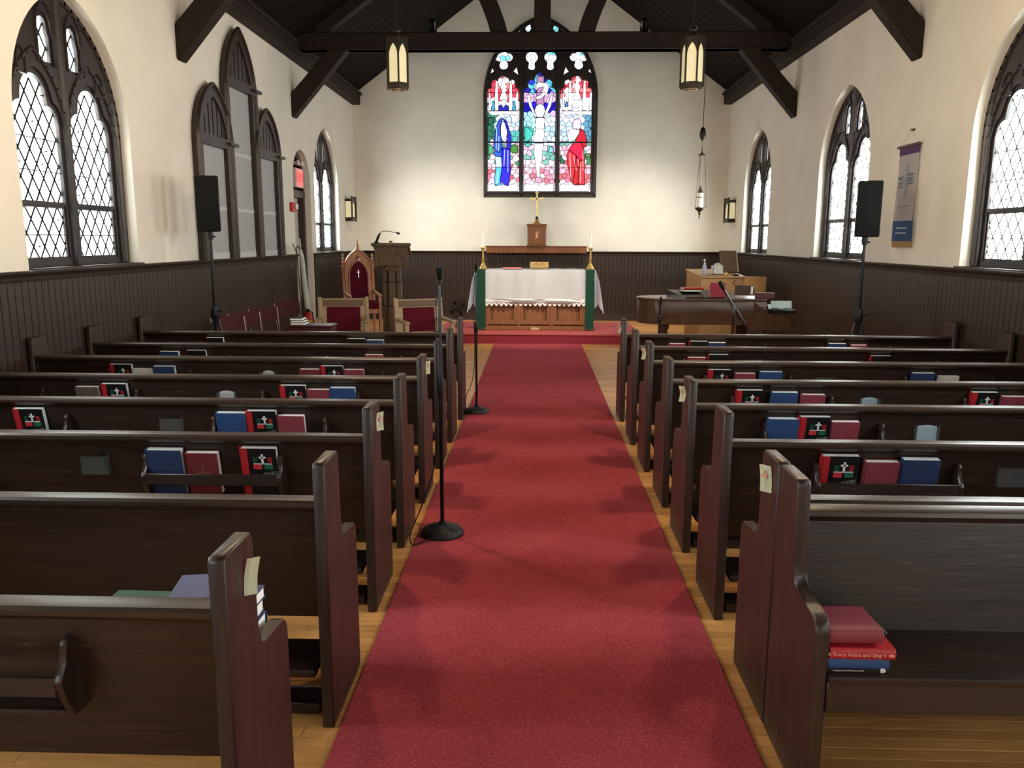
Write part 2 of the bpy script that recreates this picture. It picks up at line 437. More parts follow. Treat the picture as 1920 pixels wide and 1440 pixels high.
truss(4.74, 'dark timber roof truss above the nearest pews')
truss(0.70, 'dark timber roof truss above the camera')
# ------------------------------------------------------------------ windows
PANE_MATS = [mat('daylit_glass_%d' % i, c, .3, emit=WINDOW_GLOW * k) for i, (c, k) in enumerate([((.93, 1, 1, 1), 1.0), ((.90, .98, 1, 1), .92), ((.97, 1, .97, 1), 1.05), ((.86, .99, .94, 1), .86)])]
SOFT_MATS = [mat('daylit_frosted_%d' % i, c, .3, emit=WINDOW_GLOW * k) for i, (c, k) in enumerate([((.93, 1, .99, 1), .45), ((.90, .98, 1, 1), .36), ((.80, .96, .90, 1), .28), ((.97, 1, .97, 1), .5)])]
def lead_seg(m, p, q, f, d, w=.006):
    dx, dz = q[0] - p[0], q[1] - p[1]; L = math.hypot(dx, dz)
    if L < 1e-4: return
    nx, nz = -dz / L * w / 2, dx / L * w / 2
    P = [(p[0] + nx, p[1] + nz), (p[0] - nx, p[1] - nz), (q[0] - nx, q[1] - nz), (q[0] + nx, q[1] + nz)]
    m.poly([Vector(f(a, b, d)) for a, b in P] + [Vector(f(a, b, d - .007)) for a, b in P], [(0, 1, 2, 3), (4, 7, 6, 5), (0, 4, 5, 1), (1, 5, 6, 2), (2, 6, 7, 3), (3, 7, 4, 0)])
def glaze(parent, outline, f, d, pw, ph, rnd, skip_z=None, mats=PANE_MATS, tint=None, lw=.006):
    """diamond panes cut to the outline of one light, with lead between"""
    us = [p[0] for p in outline]; vs_ = [p[1] for p in outline]; u0, u1, v0, v1 = min(us), max(us), min(vs_), max(vs_)
    lead = M(); cu = (u0 + u1) / 2
    g_ = lw * .6
    for i in range(int((u1 - u0) / pw * 2) + 4):
        for j in range(int((v1 - v0) / ph * 2) + 4):
            if (i + j) % 2: continue
            c = (cu + (i - int((u1 - u0) / pw) - 1) * pw / 2, v0 + (j - 1) * ph / 2)
            k = 1 - g_ / (pw * ph / 2 / math.hypot(pw / 2, ph / 2) / 2) / 2
            dia = [(c[0] - pw / 2 * k, c[1]), (c[0], c[1] - ph / 2 * k), (c[0] + pw / 2 * k, c[1]), (c[0], c[1] + ph / 2 * k)]
            pc = clip(outline, dia)
            if len(pc) >= 3 and abs(area(pc)) > 2e-4:
                q = M(); fill_poly(q, pc, f, d)
                q.build('pane', rnd.choice(mats) if tint is None else tint(c, rnd), parent, False)
                full = [(c[0] - pw / 2, c[1]), (c[0], c[1] - ph / 2), (c[0] + pw / 2, c[1]), (c[0], c[1] + ph / 2)]
                for a, b in zip(full, full[1:] + full[:1]):
                    if inside(((a[0] + b[0]) / 2, (a[1] + b[1]) / 2), outline): lead_seg(lead, a, b, f, d, lw)
                if rnd.random() < .12:
                    lead_seg(lead, (c[0] - .012, c[1]), (c[0] + .012, c[1]), f, d, .012)
    lead.build('lead_lattice', LEAD, parent, False)
def rib(m, pts, f, w, d0, d1):
    """square-section moulding following a path in the window plane"""
    for a, b in zip(pts, pts[1:]):
        dx, dz = b[0] - a[0], b[1] - a[1]; L = math.hypot(dx, dz)
        if L < 1e-5: continue
        nx, nz = -dz / L * w / 2, dx / L * w / 2; ex, ez = dx / L * w * .15, dz / L * w * .15
        P = [(a[0] - ex + nx, a[1] - ez + nz), (a[0] - ex - nx, a[1] - ez - nz), (b[0] + ex - nx, b[1] + ez - nz), (b[0] + ex + nx, b[1] + ez + nz)]
        h = .45
        Q = [(a[0] - ex + nx * h, a[1] - ez + nz * h), (a[0] - ex - nx * h, a[1] - ez - nz * h), (b[0] + ex - nx * h, b[1] + ez - nz * h), (b[0] + ex + nx * h, b[1] + ez + nz * h)]
        m.poly([Vector(f(u, v, d1)) for u, v in P] + [Vector(f(u, v, d0)) for u, v in Q], [(0, 1, 2, 3), (4, 7, 6, 5), (0, 4, 5, 1), (1, 5, 6, 2), (2, 6, 7, 3), (3, 7, 4, 0)])
def window(idx, label, f, cy, a, near=True, far=False, seed=1, mats=PANE_MATS, lw=.007):
    """two-light pointed window with cusped heads and two small top lights"""
    w = thing('window_%d' % idx, label, 'window', kind='structure')
    rnd = random.Random(seed); D = .10
    out = arch(cy, a + .01, WZ - .01, WS, WR + .01)
    hw = .305; off = .39
    def light(s, g=0.0):
        return foils(cy + s * off, hw + g, WZ + .05 - g, [(-(hw - .135), 2.60, .135 + g), (hw - .135, 2.60, .135 + g), (0, 2.79, .165 + g)])
    def small(s, g=0.0):
        return foils(cy + s * .20, .085 + g, 3.08 - g, [(-.045, 3.27, .04 + g), (.045, 3.27, .04 + g), (0, 3.36, .058 + g)], 12)
    m = M(); m.plate(out, [light(-1), light(1), small(-1), small(1)], f, D + .02, D + .06); m.build('tracery', TRACERY, w, False)
    m = M(); m.plate(out, [light(-1, .045), light(1, .045), small(-1, .03), small(1, .03)], f, D, D + .022); m.build('tracery_moulding', TRACERY, w, False)
    m = M()
    for s in (-1, 1):
        R1 = arch(cy + s * off, hw + .075, 2.3, 2.52, .62, 8)
        rib(m, R1[1:] + R1[:1], f, .045, D - .016, D + .004)
        sm = arch(cy + s * .20, .125, 3.06, 3.32, .22, 5); rib(m, sm[1:] + sm[:1], f, .03, D - .018, D + .004)
        e = arch(cy + s * .55, .055, 2.93, 3.03, .09, 4); e = e + e[:1]
        rib(m, e, f, .020, D - .014, D + .004)
    o2 = arch(cy, a - .035, WZ + .02, WS, WR - .04); rib(m, o2[1:] + o2[:1], f, .07, D - .02, D + .004)
    m.build('arch_ribs', TRACERY, w, False)
    m = M(); rib(m, [(cy, WZ), (cy, 3.62)], f, .085, D - .022, D + .01); rib(m, [(cy - .03, WZ), (cy - .03, 2.7)], f, .03, D - .01, D + .03); m.build('mullion', TRACERY, w, False)
    for s in (-1, 1):
        m = M(); c = cy + s * off
        m.plate([(c - hw, 1.955), (c + hw, 1.955), (c + hw, 1.985), (c - hw, 1.985)], [], f, D + .02, D + .055); m.build('transom_bar', TRACERY, w, False)
        sash = [(c - hw, WZ + .05), (c + hw, WZ + .05), (c + hw, 1.955), (c - hw, 1.955)]
        m = M(); m.plate(sash, [[(c - hw + .022, WZ + .075), (c + hw - .022, WZ + .075), (c + hw - .022, 1.935), (c - hw + .022, 1.935)]], f, D + .03, D + .048); m.build('sash', TRACERY, w, False)
        m = M()
        for z in (1.72, 2.22, 2.47): m.plate([(c - hw, z - .004), (c + hw, z - .004), (c + hw, z + .004), (c - hw, z + .004)], [], f, D + .042, D + .048)
        m.build('saddle_bars', LEAD, w, False)
    if near:
        for s in (-1, 1):
            glaze(w, light(s), f, D + .05, .145, .215, rnd, mats=mats, lw=lw); glaze(w, small(s), f, D + .05, .145, .215, rnd, mats=mats, lw=lw)
    else:
        for s in (-1, 1):
            for q_ in (light(s), small(s)):
                m = M(); fill_poly(m, q_, f, D + .05); m.build('pane', PANE_MATS[0], w, False)
    m = M(); m.plate([(cy - a, WZ - .03), (cy + a, WZ - .03), (cy + a, WZ), (cy - a, WZ)], [], f, -.05, D + .10); m.build('sill', TRIM if not far else TRIM, w)
    return w
window(1, 'large two-light pointed window with diamond leading, left wall nearest the camera', mL, 6.80, .85, seed=11, mats=SOFT_MATS, lw=.012)
window(2, 'narrow-looking far left pointed window beside the exit doorway', mL, 14.80, .84, far=True, seed=12)
window(3, 'bright pointed window at the right edge of the photo beside the banner', mR, 6.80, .85, seed=13)
window(4, 'bright pointed window behind the right loudspeaker', mR, 10.78, .86, seed=14)
window(5, 'pointed window on the right wall next to the far wall lantern', mR, 14.85, .86, far=True, seed=15)
window(6, 'left wall pointed window beside the camera out of view', mL, 2.75, .85, near=False)
window(7, 'right wall pointed window beside the camera out of view', mR, 2.75, .85, near=False)
window(8, 'left wall pointed window behind the camera', mL, -1.30, .85, near=False)
window(9, 'right wall pointed window behind the camera', mR, -1.30, .85, near=False)

# the blind triple lancet with grey shades on the left wall
tl = thing('window_10', 'three stepped dark wooden lancets filled with grey shades on the left wall', 'window', kind='structure')
def lancet(cy, hw, zt, zs, rise):
    fr = .13
    out = arch(cy, hw, CAP, zs, rise, 10); inn = arch(cy, hw - fr, CAP + .001, zs + .01, rise - fr * 1.15, 10)
    m = M(); m.plate(out, [inn], mL, -.075, -.002); rib(m, out[1:] + out[:1], mL, .05, -.10, -.07); m.build('lancet_frame', TRIM, tl, False)
    m = M(); m.plate([(cy - hw + .03, zt - .05), (cy + hw - .03, zt - .05), (cy + hw - .03, zt + .06), (cy - hw + .03, zt + .06)], [], mL, -.09, -.01); m.build('transom', TRIM, tl)
    m = M(); m.plate([(cy + hw - .16, zt + .0), (cy + hw + .10, zt + .0), (cy + hw + .10, zt + .035), (cy + hw - .16, zt + .035)], [], mL, -.13, -.01); m.build('transom_stub', TRIM, tl)
    w_ = (2 * (hw - fr)) / 6
    for i in range(6):
        u = cy - hw + fr + i * w_
        s_ = clip(inn, [(u + .014, zt + .05), (u + w_ - .014, zt + .05), (u + w_ - .014, zt + 3), (u + .014, zt + 3)])
        if len(s_) > 2:
            m = M(); m.plate(s_, [], mL, -.055, -.012); m.build('head_board', TRIM, tl, False)
    m = M(); m.plate(clip(inn, [(cy - 2, zt), (cy + 2, zt), (cy + 2, zt + 3), (cy - 2, zt + 3)]), [], mL, -.012, -.003); m.build('head_backing', BEAM, tl, False)
    z = CAP
    hs = [(CAP, 1.53, GREYP2), (1.53, 2.03, GREYP), (2.03, 2.07, GREYP2), (2.07, min(zt, 2.72), GREYP)]
    if zt > 3: hs += [(2.72, 2.76, GREYP2), (2.76, zt, GREYP)]
    else: hs[-1] = (2.07, zt, GREYP)
    for a, b, mt in hs:
        m = M(); m.plate([(cy - hw + fr, a), (cy + hw - fr, a), (cy + hw - fr, b), (cy - hw + fr, b)], [], mL, -.022 if mt is GREYP2 else -.018, -.003); m.build('shade_panel', mt, tl, False)
lancet(10.45, .53, 3.58, 3.42, .84)
lancet(9.53, .50, 2.80, 2.78, .66)
lancet(11.40, .49, 2.83, 2.82, .62)

# exit doorway on the left wall
d = thing('door_1', 'pointed exit doorway in the left wall with cream door and dark frame', 'door', kind='structure')
m = M(); m.plate(arch(13.22, .48, 0.0, 2.62, .48), [arch(13.22, .39, 0.001, 2.60, .40)], mL, .10, .20); m.build('door_frame', TRIM, d, False)
m = M(); m.plate([(12.75, 2.36), (13.69, 2.36), (13.69, 2.47), (12.75, 2.47)], [], mL, .09, .20); m.build('door_head', TRIM, d)
m = M(); m.plate([(12.80, 0.01), (13.62, 0.01), (13.62, 2.37), (12.80, 2.37)], [], mL, .20, .25); dl = m.build('door_leaf', mat('cream_door', S(196, 190, 176), .6), d)
m = M(); m.tube([(XL - .185, 12.88, 1.02), (XL - .15, 12.88, 1.02), (XL - .15, 13.0, 1.02)], .012); m.build('door_handle', BRASS, dl)
m = M(); m.plate(arch(13.22, .40, 2.46, 2.60, .41), [], mL, .20, .24); m.build('tympanum', TRIM, d)
m = M(); m.plate([(12.74, 0.005), (13.70, 0.005), (13.70, .06), (12.74, .06)], [], mL, .0, .3); m.build('threshold', TRIM, d)

# ------------------------------------------------------------------ stained glass window in the gable
big = thing('window_11', 'large three-light stained glass window above the altar', 'window', kind='structure')
def sx_(px): return -1.11 + (px - 906) * .01088
def sz_(py): return 4.57 + (180 - py) * (.01058 if py > 180 else .0102)
def SP(pts): return [(sx_(a), sz_(b)) for a, b in pts]
def ccw(p): return p if area(p) > 0 else p[::-1]
def union_foil(circs, n=40):
    """star-shaped union of circles around the first centre (pixel grid of the window drawing)"""
    cx, cy, _ = circs[0]; out = []
    for i in range(n):
        t = 2 * PI * i / n; dx, dy = math.cos(t), math.sin(t); best = 1
        for (x, y, r) in circs:
            b = (x - cx) * dx + (y - cy) * dy; c2 = (x - cx) ** 2 + (y - cy) ** 2 - b * b
            if c2 < r * r: best = max(best, b + math.sqrt(r * r - c2))
        out.append((cx + best * dx, cy + best * dy))
    return out
def head(c, top, sh, kind):
    l, r, b = c - 29.5, c + 29.5, 359
    if kind == 'pt':
        return [(l, b), (r, b), (r, 172), (r - 1, 167), (r - 5, 164), (r - 9, 164), (r - 7, 158), (r - 7, 153), (r - 11, 149), (r - 17, 149), (r - 20, 152), (r - 19, 147), (r - 22, 142), (c, 133),
                (l + 22, 142), (l + 19, 147), (l + 20, 152), (l + 17, 149), (l + 11, 149), (l + 7, 153), (l + 7, 158), (l + 9, 164), (l + 5, 164), (l + 1, 167), (l, 172)]
    return [(l, b), (r, b), (r, 172), (r - 2, 166), (r - 8, 164), (r - 7, 158), (r - 8, 152), (r - 13, 149), (r - 18, 150), (r - 20, 154), (r - 20, 148), (r - 23, 144), (c, 142),
            (l + 23, 144), (l + 20, 148), (l + 20, 154), (l + 18, 150), (l + 13, 149), (l + 8, 152), (l + 7, 158), (l + 8, 164), (l + 2, 166), (l, 172)]
H1, H2, H3 = head(944.5, 142, 167, 'rd'), head(1012.5, 133, 167, 'pt'), head(1080.5, 142, 167, 'rd')
UP = [union_foil([(945, 106, 9), (936, 107, 7.5), (954, 107, 7.5), (945, 94, 6), (945, 122, 8), (945, 114, 5)]),
      union_foil([(997, 107, 11), (997, 94, 5), (997, 124, 7), (997, 117, 5)]), union_foil([(1031.5, 107, 11), (1031.5, 94, 5), (1031.5, 124, 7), (1031.5, 117, 5)]),
      union_foil([(1084, 106, 9), (1075, 107, 7.5), (1093, 107, 7.5), (1084, 94, 6), (1084, 122, 8), (1084, 114, 5)]),
      [(922, 125), (927, 133), (918, 139)], [(969, 125), (972, 140), (963, 133)], [(1060, 125), (1066, 134), (1056, 140)], [(1107, 126), (1111, 140), (1102, 133)],
      [(970, 90), (974, 91), (973, 99)], [(1056, 91), (1060, 90), (1057, 99)],
      union_foil([(990, 53, 5), (991, 47, 3), (989, 59, 3)]), union_foil([(1041, 53, 5), (1040, 47, 3), (1042, 59, 3)]), [(968, 58), (975, 55), (974, 62)], [(1057, 55), (1064, 58), (1058, 62)]]
outer = arch(CX - .005, 1.165, 2.56, 4.57, 1.54, 18)
m = M(); m.plate(outer, [ccw(SP(h)) for h in (H1, H2, H3)] + [ccw(SP(h)) for h in UP], mB, -.03, .05); m.build('tracery', TRACERY, big, False)
m = M()
oo = arch(CX - .005, 1.12, 2.60, 4.57, 1.49, 18); rib(m, oo + oo[:1], mB, .08, -.065, -.028)
for px in (978.5, 1046.5): rib(m, [(sx_(px), 2.6), (sx_(px), 5.15)], mB, .085, -.065, -.028)
m.build('frame_moulding', TRACERY, big, False)
gm = {}
def gl(r, g_, b, k=1.0):
    key = (r // 6, g_ // 6, b // 6, round(k, 1))
    if key not in gm:
        gm[key] = mat('stained_%d' % len(gm), S(r, g_, b), .3, emit=STAIN_GLOW * k)
    return gm[key]
GW = lambda: gl(250, 250, 255, 1.6)
leadm = M()
def lead_loop(pts, w=.011, d=.010):
    for a, b in zip(pts, pts[1:] + pts[:1]): lead_seg(leadm, a, b, mB, d, w)
def cells(outline_px, step, rnd, sq=1.0):
    """irregular glass pieces (cells of a jittered lattice) clipped to one light"""
    xs = [p[0] for p in outline_px]; ys = [p[1] for p in outline_px]; pts = []
    y = min(ys) - step * sq
    row = 0
    while y < max(ys) + step * sq:
        x = min(xs) - step + (row % 2) * step / 2
        while x < max(xs) + step:
            pts.append((x + rnd.uniform(-.36, .36) * step, y + rnd.uniform(-.32, .32) * step * sq)); x += step
        y += step * sq; row += 1
    out = []
    for i, p in enumerate(pts):
        R = step * 2.2; cell = [(p[0] - R, p[1] - R), (p[0] + R, p[1] - R), (p[0] + R, p[1] + R), (p[0] - R, p[1] + R)]
        for j, q in enumerate(pts):
            if i == j or abs(q[0] - p[0]) > 3 * step or abs(q[1] - p[1]) > 3 * step: continue
            mx_, my_ = (p[0] + q[0]) / 2, (p[1] + q[1]) / 2; dx, dy = q[0] - p[0], q[1] - p[1]
            L = math.hypot(dx, dy); mx_ -= dx / L * .45; my_ -= dy / L * .45
            new = []
            for k in range(len(cell)):
                a, b = cell[k - 1], cell[k]; sa = (a[0] - mx_) * dx + (a[1] - my_) * dy; sb = (b[0] - mx_) * dx + (b[1] - my_) * dy
                if (sa <= 0) != (sb <= 0):
                    t = sa / (sa - sb); new.append((a[0] + (b[0] - a[0]) * t, a[1] + (b[1] - a[1]) * t))
                if sb <= 0: new.append(b)
            cell = new
            if len(cell) < 3: break
        if len(cell) < 3: continue
        cell = cell if area(cell) > 0 else cell[::-1]
        pc = clip(outline_px, cell)
        if len(pc) > 2 and abs(area(pc)) > 3: out.append((p, pc))
    return out
def piece(pts_px, m_, d=.020, lead=True, w=.013):
    P = SP(pts_px); q = M(); fill_poly(q, P, mB, d); q.build('glass_piece', m_, big, False)
    if lead: lead_loop(P, w, d - .004)
def col_side(p, rnd, left):
    x, y = p; u = (x - (915 if left else 1051)) / 59
    if y < 186:
        v = rnd.random()
        if abs(u - .5) < .10 or abs(u - .22) < .05 or abs(u - .8) < .05: return GW()
        return gl(214, 60, 84, 1.0) if v < .55 else (gl(232, 112, 110, 1.1) if v < .8 else gl(190, 30, 56, .9))
    if y < 212: return GW() if rnd.random() < .8 else gl(220, 224, 250, 1.2)
    if y < 262:
        if left and u < .25: return gl(46, 120, 96, .8)
        if not left and u > .8: return gl(90, 150, 180, .9)
        if left and u > .7 and y > 240: return gl(88, 186, 180, .9)
        return gl(176, 204, 232, 1.0) if rnd.random() < .6 else gl(222, 230, 248, 1.1)
    if y < 292: return rnd.choice([gl(214, 166, 192, 1.0), gl(222, 198, 216, 1.0), gl(110, 180, 160, .8)])
    if y < 305: return rnd.choice([gl(70, 140, 96, .8), gl(240, 224, 236, 1.3), gl(228, 196, 214, 1.2)])
    if y < 343: return rnd.choice([gl(212, 120, 140, 1.0), gl(226, 170, 190, 1.1), gl(224, 196, 210, 1.0), gl(190, 96, 112, .9)])
    return GW()
def col_mid(p, rnd):
    x, y = p; u = (x - 983) / 59
    if y < 172: return rnd.choice([gl(48, 60, 196, .8), gl(40, 36, 170, .7), gl(92, 190, 226, 1.0)])
    if y < 188: return gl(206, 164, 204, 1.0)
    if y < 207: return rnd.choice([gl(34, 24, 200, .8), gl(26, 18, 170, .7)])
    if y < 214: return gl(206, 170, 214, 1.1)
    if y < 268:
        if u < .3: return gl(84, 190, 186, .9) if y > 235 else gl(150, 210, 226, 1.1)
        return rnd.choice([gl(168, 200, 226, .95), gl(206, 224, 244, 1.05)])
    if y < 305: return rnd.choice([gl(214, 176, 204, 1.0), gl(226, 208, 224, 1.0), gl(120, 186, 176, .8)])
    if y < 345: return rnd.choice([gl(206, 140, 160, 1.0), gl(222, 182, 200, 1.0), gl(186, 108, 128, .9), gl(226, 208, 220, 1.0)])
    return GW()
rnd = random.Random(21); small_glass = {}
for hh, cf in ((H1, lambda p: col_side(p, rnd, True)), (H2, lambda p: col_mid(p, rnd)), (H3, lambda p: col_side(p, rnd, False))):
    hc = hh if area(hh) > 0 else hh[::-1]
    lst = cells(hc, 10.5, rnd, .85); lst.sort(key=lambda t: -abs(area(t[1])))
    for ci, (p, pc) in enumerate(lst):
        mt = cf(p)
        if ci < 62:
            q = M(); fill_poly(q, SP(pc), mB, .040); q.build('glass_piece', mt, big, False)
        else:
            if mt.name not in small_glass: small_glass[mt.name] = (M(), mt)
            fill_poly(small_glass[mt.name][0], SP(pc), mB, .040)
for q, mt in small_glass.values():
    o = q.build('small_glass', mt, big, False); o['kind'] = 'stuff'
for i, h in enumerate(UP):
    hc = h if area(h) > 0 else h[::-1]
    if len(h) > 6:
        for p, pc in cells(hc, 9, rnd):
            q = M(); fill_poly(q, SP(pc), mB, .040); q.build('glass_piece', GW() if rnd.random() < .85 else gl(120, 206, 214, 1.1), big, False)
    else:
        q = M(); fill_poly(q, SP(hc), mB, .040); q.build('glass_piece', gl(222, 214, 226, 1.1), big, False)
m = M()
for h in (H1, H2, H3):
    fill_poly(m, [(u, v) for u, v in SP(h)], mB, .044)
for h in UP: fill_poly(m, SP(h), mB, .044)
m.build('lead_net', mat('lead_dark', S(30, 22, 44), .7), big, False)
# picture pieces, drawn on the pixel grid of the window
A8 = lambda pts: [(880 + x / 7.11, 80 + y / 7.11) for x, y in pts]
B8 = lambda pts: [(880 + x / 7.11, 220 + y / 7.11) for x, y in pts]
WG = GW()
# canopy pinnacles of the side lights
for ox in (0, 980):
    X = lambda pts: A8([(x + ox, y) for x, y in pts])
    piece(X([(440, 470), (475, 470), (480, 540), (505, 580), (480, 640), (520, 760), (400, 760), (440, 640), (412, 580), (438, 540)]), WG)
    for cx0 in (365, 555):
        piece(X([(cx0 - 12, 500), (cx0 + 12, 500), (cx0 + 20, 640), (cx0 + 28, 900), (cx0 - 28, 900), (cx0 - 20, 640)]), WG)
    piece(X([(262, 640), (285, 690), (300, 900), (262, 900)]), WG); piece(X([(640, 640), (655, 650), (655, 900), (620, 900), (622, 700)]), WG)
    piece(X([(262, 905), (655, 905), (655, 960), (450, 950), (300, 965), (262, 930)]), WG)
for cx0 in (320, 598):
    piece(A8([(cx0 - 12, 770), (cx0 + 12, 770), (cx0 + 14, 850), (cx0 + 30, 875), (cx0, 905), (cx0 - 30, 875), (cx0 - 14, 850)]), gl(60, 170, 214, 1.0))
piece(A8([(400, 830), (430, 820), (460, 870), (490, 820), (520, 840), (520, 900), (400, 905)]), gl(40, 40, 176, .8))
piece(A8([(1300, 770), (1325, 830), (1318, 845), (1280, 845), (1278, 825)]), gl(70, 130, 200, .9))
# draped blue figure in the left light
piece(B8([(400, 20), (450, 5), (430, 60), (415, 130), (420, 230), (440, 300), (440, 400), (400, 460), (345, 440), (328, 400), (335, 280), (350, 180), (370, 90)]), gl(44, 84, 190, .8))
piece(B8([(450, 5), (500, 40), (530, 130), (568, 280), (560, 380), (550, 420), (505, 400), (500, 300), (515, 200), (490, 110), (470, 50)]), gl(38, 36, 196, .8))
piece(B8([(440, 45), (480, 60), (500, 130), (510, 200), (490, 280), (450, 310), (425, 240), (420, 130)]), WG)
piece(B8([(440, 390), (505, 400), (550, 420), (550, 540), (556, 660), (545, 800), (530, 912), (485, 905), (410, 850), (440, 660), (430, 520)]), gl(24, 18, 214, .8))
piece(B8([(345, 440), (400, 460), (440, 400), (430, 520), (350, 510), (328, 470)]), gl(40, 96, 204, .85))
piece(B8([(350, 510), (430, 520), (440, 660), (355, 660)]), gl(170, 232, 246, 1.2))
piece(B8([(355, 660), (440, 660), (410, 850), (440, 900), (345, 912), (340, 800)]), gl(62, 176, 226, 1.0))
for a, b in (([(470, 420), (478, 420), (470, 640), (462, 640)], 0), ([(515, 430), (524, 432), (524, 720), (516, 720)], 0), ([(365, 120), (372, 120), (365, 420), (358, 420)], 0), ([(395, 240), (402, 240), (396, 440), (389, 440)], 0), ([(380, 700), (388, 700), (378, 880), (368, 880)], 0)):
    piece(B8(a), gl(176, 206, 250, 1.1), d=.014, lead=False)
# pale figure with raised arms in the middle light
piece(A8([(905, 440), (995, 440), (1000, 830), (895, 830)]), gl(176, 130, 170, .8), d=.026)
piece(A8([(880, 560), (920, 520), (1030, 530), (1066, 580), (1040, 680), (960, 740), (890, 760), (880, 720), (960, 690), (985, 620), (985, 580), (920, 600), (900, 640), (880, 620)]), WG, d=.018)
piece(A8([(765, 690), (800, 690), (820, 760), (850, 860), (905, 960), (900, 1010), (870, 970), (800, 830)]), WG, d=.016)
piece(A8([(1120, 690), (1090, 690), (1070, 770), (1040, 860), (995, 960), (1000, 1010), (1030, 970), (1095, 830)]), WG, d=.016)
piece(A8([(950, 808), (1000, 840), (1020, 910), (1000, 985), (950, 1000), (895, 985), (870, 910), (895, 840)]), WG, d=.012)
piece(A8([(895, 985), (1000, 985), (1010, 1040), (1010, 1138), (890, 1138), (885, 1060)]), WG, d=.015)
piece(B8([(890, 0), (1010, 0), (1000, 120), (1005, 230), (1000, 330), (870, 330), (858, 260), (890, 190), (900, 100)]), WG, d=.015)
piece(B8([(880, 336), (1000, 336), (985, 440), (980, 560), (955, 680), (955, 790), (912, 790), (900, 680), (885, 560), (870, 440)]), WG, d=.015)
piece(B8([(900, 790), (965, 790), (985, 860), (950, 875), (880, 860)]), gl(206, 150, 178, 1.0), d=.018)
for a in ([(925, 910), (935, 980), (928, 980)], [(945, 900), (955, 960), (948, 960)], [(970, 905), (978, 970), (970, 970)]): piece(A8(a), gl(150, 120, 150, .5), d=.009, lead=False)
# red draped figure in the right light
piece(B8([(1410, 20), (1470, 10), (1500, 50), (1495, 140), (1440, 155), (1390, 140), (1385, 70)]), gl(238, 190, 204, 1.1))
piece(B8([(1330, 160), (1390, 145), (1480, 150), (1470, 210), (1420, 290), (1340, 330), (1318, 250)]), WG)
piece(B8([(1490, 140), (1540, 170), (1580, 290), (1570, 385), (1530, 390), (1500, 330), (1420, 320), (1440, 260), (1480, 210)]), gl(196, 24, 50, .8))
piece(B8([(1420, 320), (1500, 330), (1530, 390), (1555, 560), (1480, 560), (1440, 500), (1340, 420), (1390, 345)]), gl(214, 24, 70, .85))
piece(B8([(1340, 420), (1440, 500), (1430, 660), (1400, 870), (1372, 830), (1350, 720), (1330, 640), (1310, 500)]), gl(206, 34, 52, .85))
piece(B8([(1440, 500), (1480, 560), (1480, 700), (1470, 900), (1430, 900), (1400, 870), (1430, 660)]), gl(178, 16, 36, .8))
piece(B8([(1480, 560), (1555, 560), (1555, 700), (1565, 895), (1470, 900), (1480, 700)]), gl(200, 26, 48, .85))
for a in ([(1350, 470), (1360, 470), (1375, 800), (1366, 800)], [(1400, 500), (1410, 500), (1450, 700), (1440, 700)], [(1500, 600), (1510, 600), (1505, 860), (1495, 860)], [(1525, 440), (1534, 440), (1538, 700), (1530, 700)], [(1460, 540), (1468, 540), (1480, 640), (1470, 640)]):
    piece(B8(a), gl(250, 160, 160, 1.1), d=.014, lead=False)
# trees, clouds
for pts_, c_ in (([(560, 370), (600, 350), (650, 370), (655, 460), (580, 470), (550, 430)], gl(70, 140, 60, .8)), ([(255, 350), (320, 380), (320, 470), (255, 490)], gl(70, 170, 120, .9)),
                 ([(745, 120), (800, 130), (860, 190), (830, 280), (760, 320), (745, 300)], gl(70, 190, 180, .9)), ([(750, 340), (840, 345), (790, 390), (755, 375)], gl(90, 200, 186, .9)),
                 ([(1060, 450), (1090, 370), (1130, 400), (1130, 465)], gl(120, 190, 206, 1.0)), ([(1232, 480), (1280, 600), (1235, 610)], gl(50, 130, 96, .8)), ([(1560, 480), (1630, 470), (1630, 520), (1570, 530)], gl(90, 130, 80, .8)),
                 ([(256, 0), (340, 0), (320, 60), (260, 100)], gl(40, 104, 84, .8))):
    piece(B8(pts_), c_, d=.030)
for x0, x1 in ((258, 655), (738, 1138), (1222, 1620)):
    pts_ = [(x0, 985), (x1, 985), (x1, 880)]; n = 5
    for i in range(1, n * 3):
        t = i / (n * 3); pts_.append((x1 + (x0 - x1) * t, 905 - 26 * abs(math.sin(t * PI * n * .8))))
    pts_.append((x0, 890)); piece(B8(pts_), WG, d=.022)
for px0, px1 in ((915, 974), (983, 1042), (1051, 1110)):
    for py, w in ((265.5, .03), (313, .010), (173, .008)): lead_seg(leadm, (sx_(px0), sz_(py)), (sx_(px1), sz_(py)), mB, .008, w)
leadm.build('lead_lines', mat('lead_dark', S(30, 22, 44), .7), big, False)
# ------------------------------------------------------------------ carpet runner, altar platform
CARPET = mat('red_carpet', S(166, 66, 74), 0.95, spec=0.05, vary=.10, scale=2.5, bump=.5, bscale=400, world=True)
nt = CARPET.node_tree; N = nt.nodes; Lk = nt.links; pb = N['Principled BSDF']
src = pb.inputs['Base Color'].links[0].from_socket
gp = N.new('ShaderNodeNewGeometry'); vo = N.new('ShaderNodeTexVoronoi'); vo.inputs['Scale'].default_value = 100; vo.inputs['Randomness'].default_value = .9; Lk.new(gp.outputs['Position'], vo.inputs['Vector'])
lt = N.new('ShaderNodeMapRange'); lt.inputs[1].default_value = .20; lt.inputs[2].default_value = .32; lt.inputs[3].default_value = .65; lt.inputs[4].default_value = 0.0; Lk.new(vo.outputs['Distance'], lt.inputs[0])
mx = N.new('ShaderNodeMix'); mx.data_type = 'RGBA'; Lk.new(lt.outputs[0], mx.inputs[0]); Lk.new(src, mx.inputs[6]); mx.inputs[7].default_value = S(206, 122, 112)
Lk.new(mx.outputs[2], pb.inputs['Base Color'])
m = M(); m.box(-.675, .762, -3.2, 13.06, .0005, .011, bev=.004)
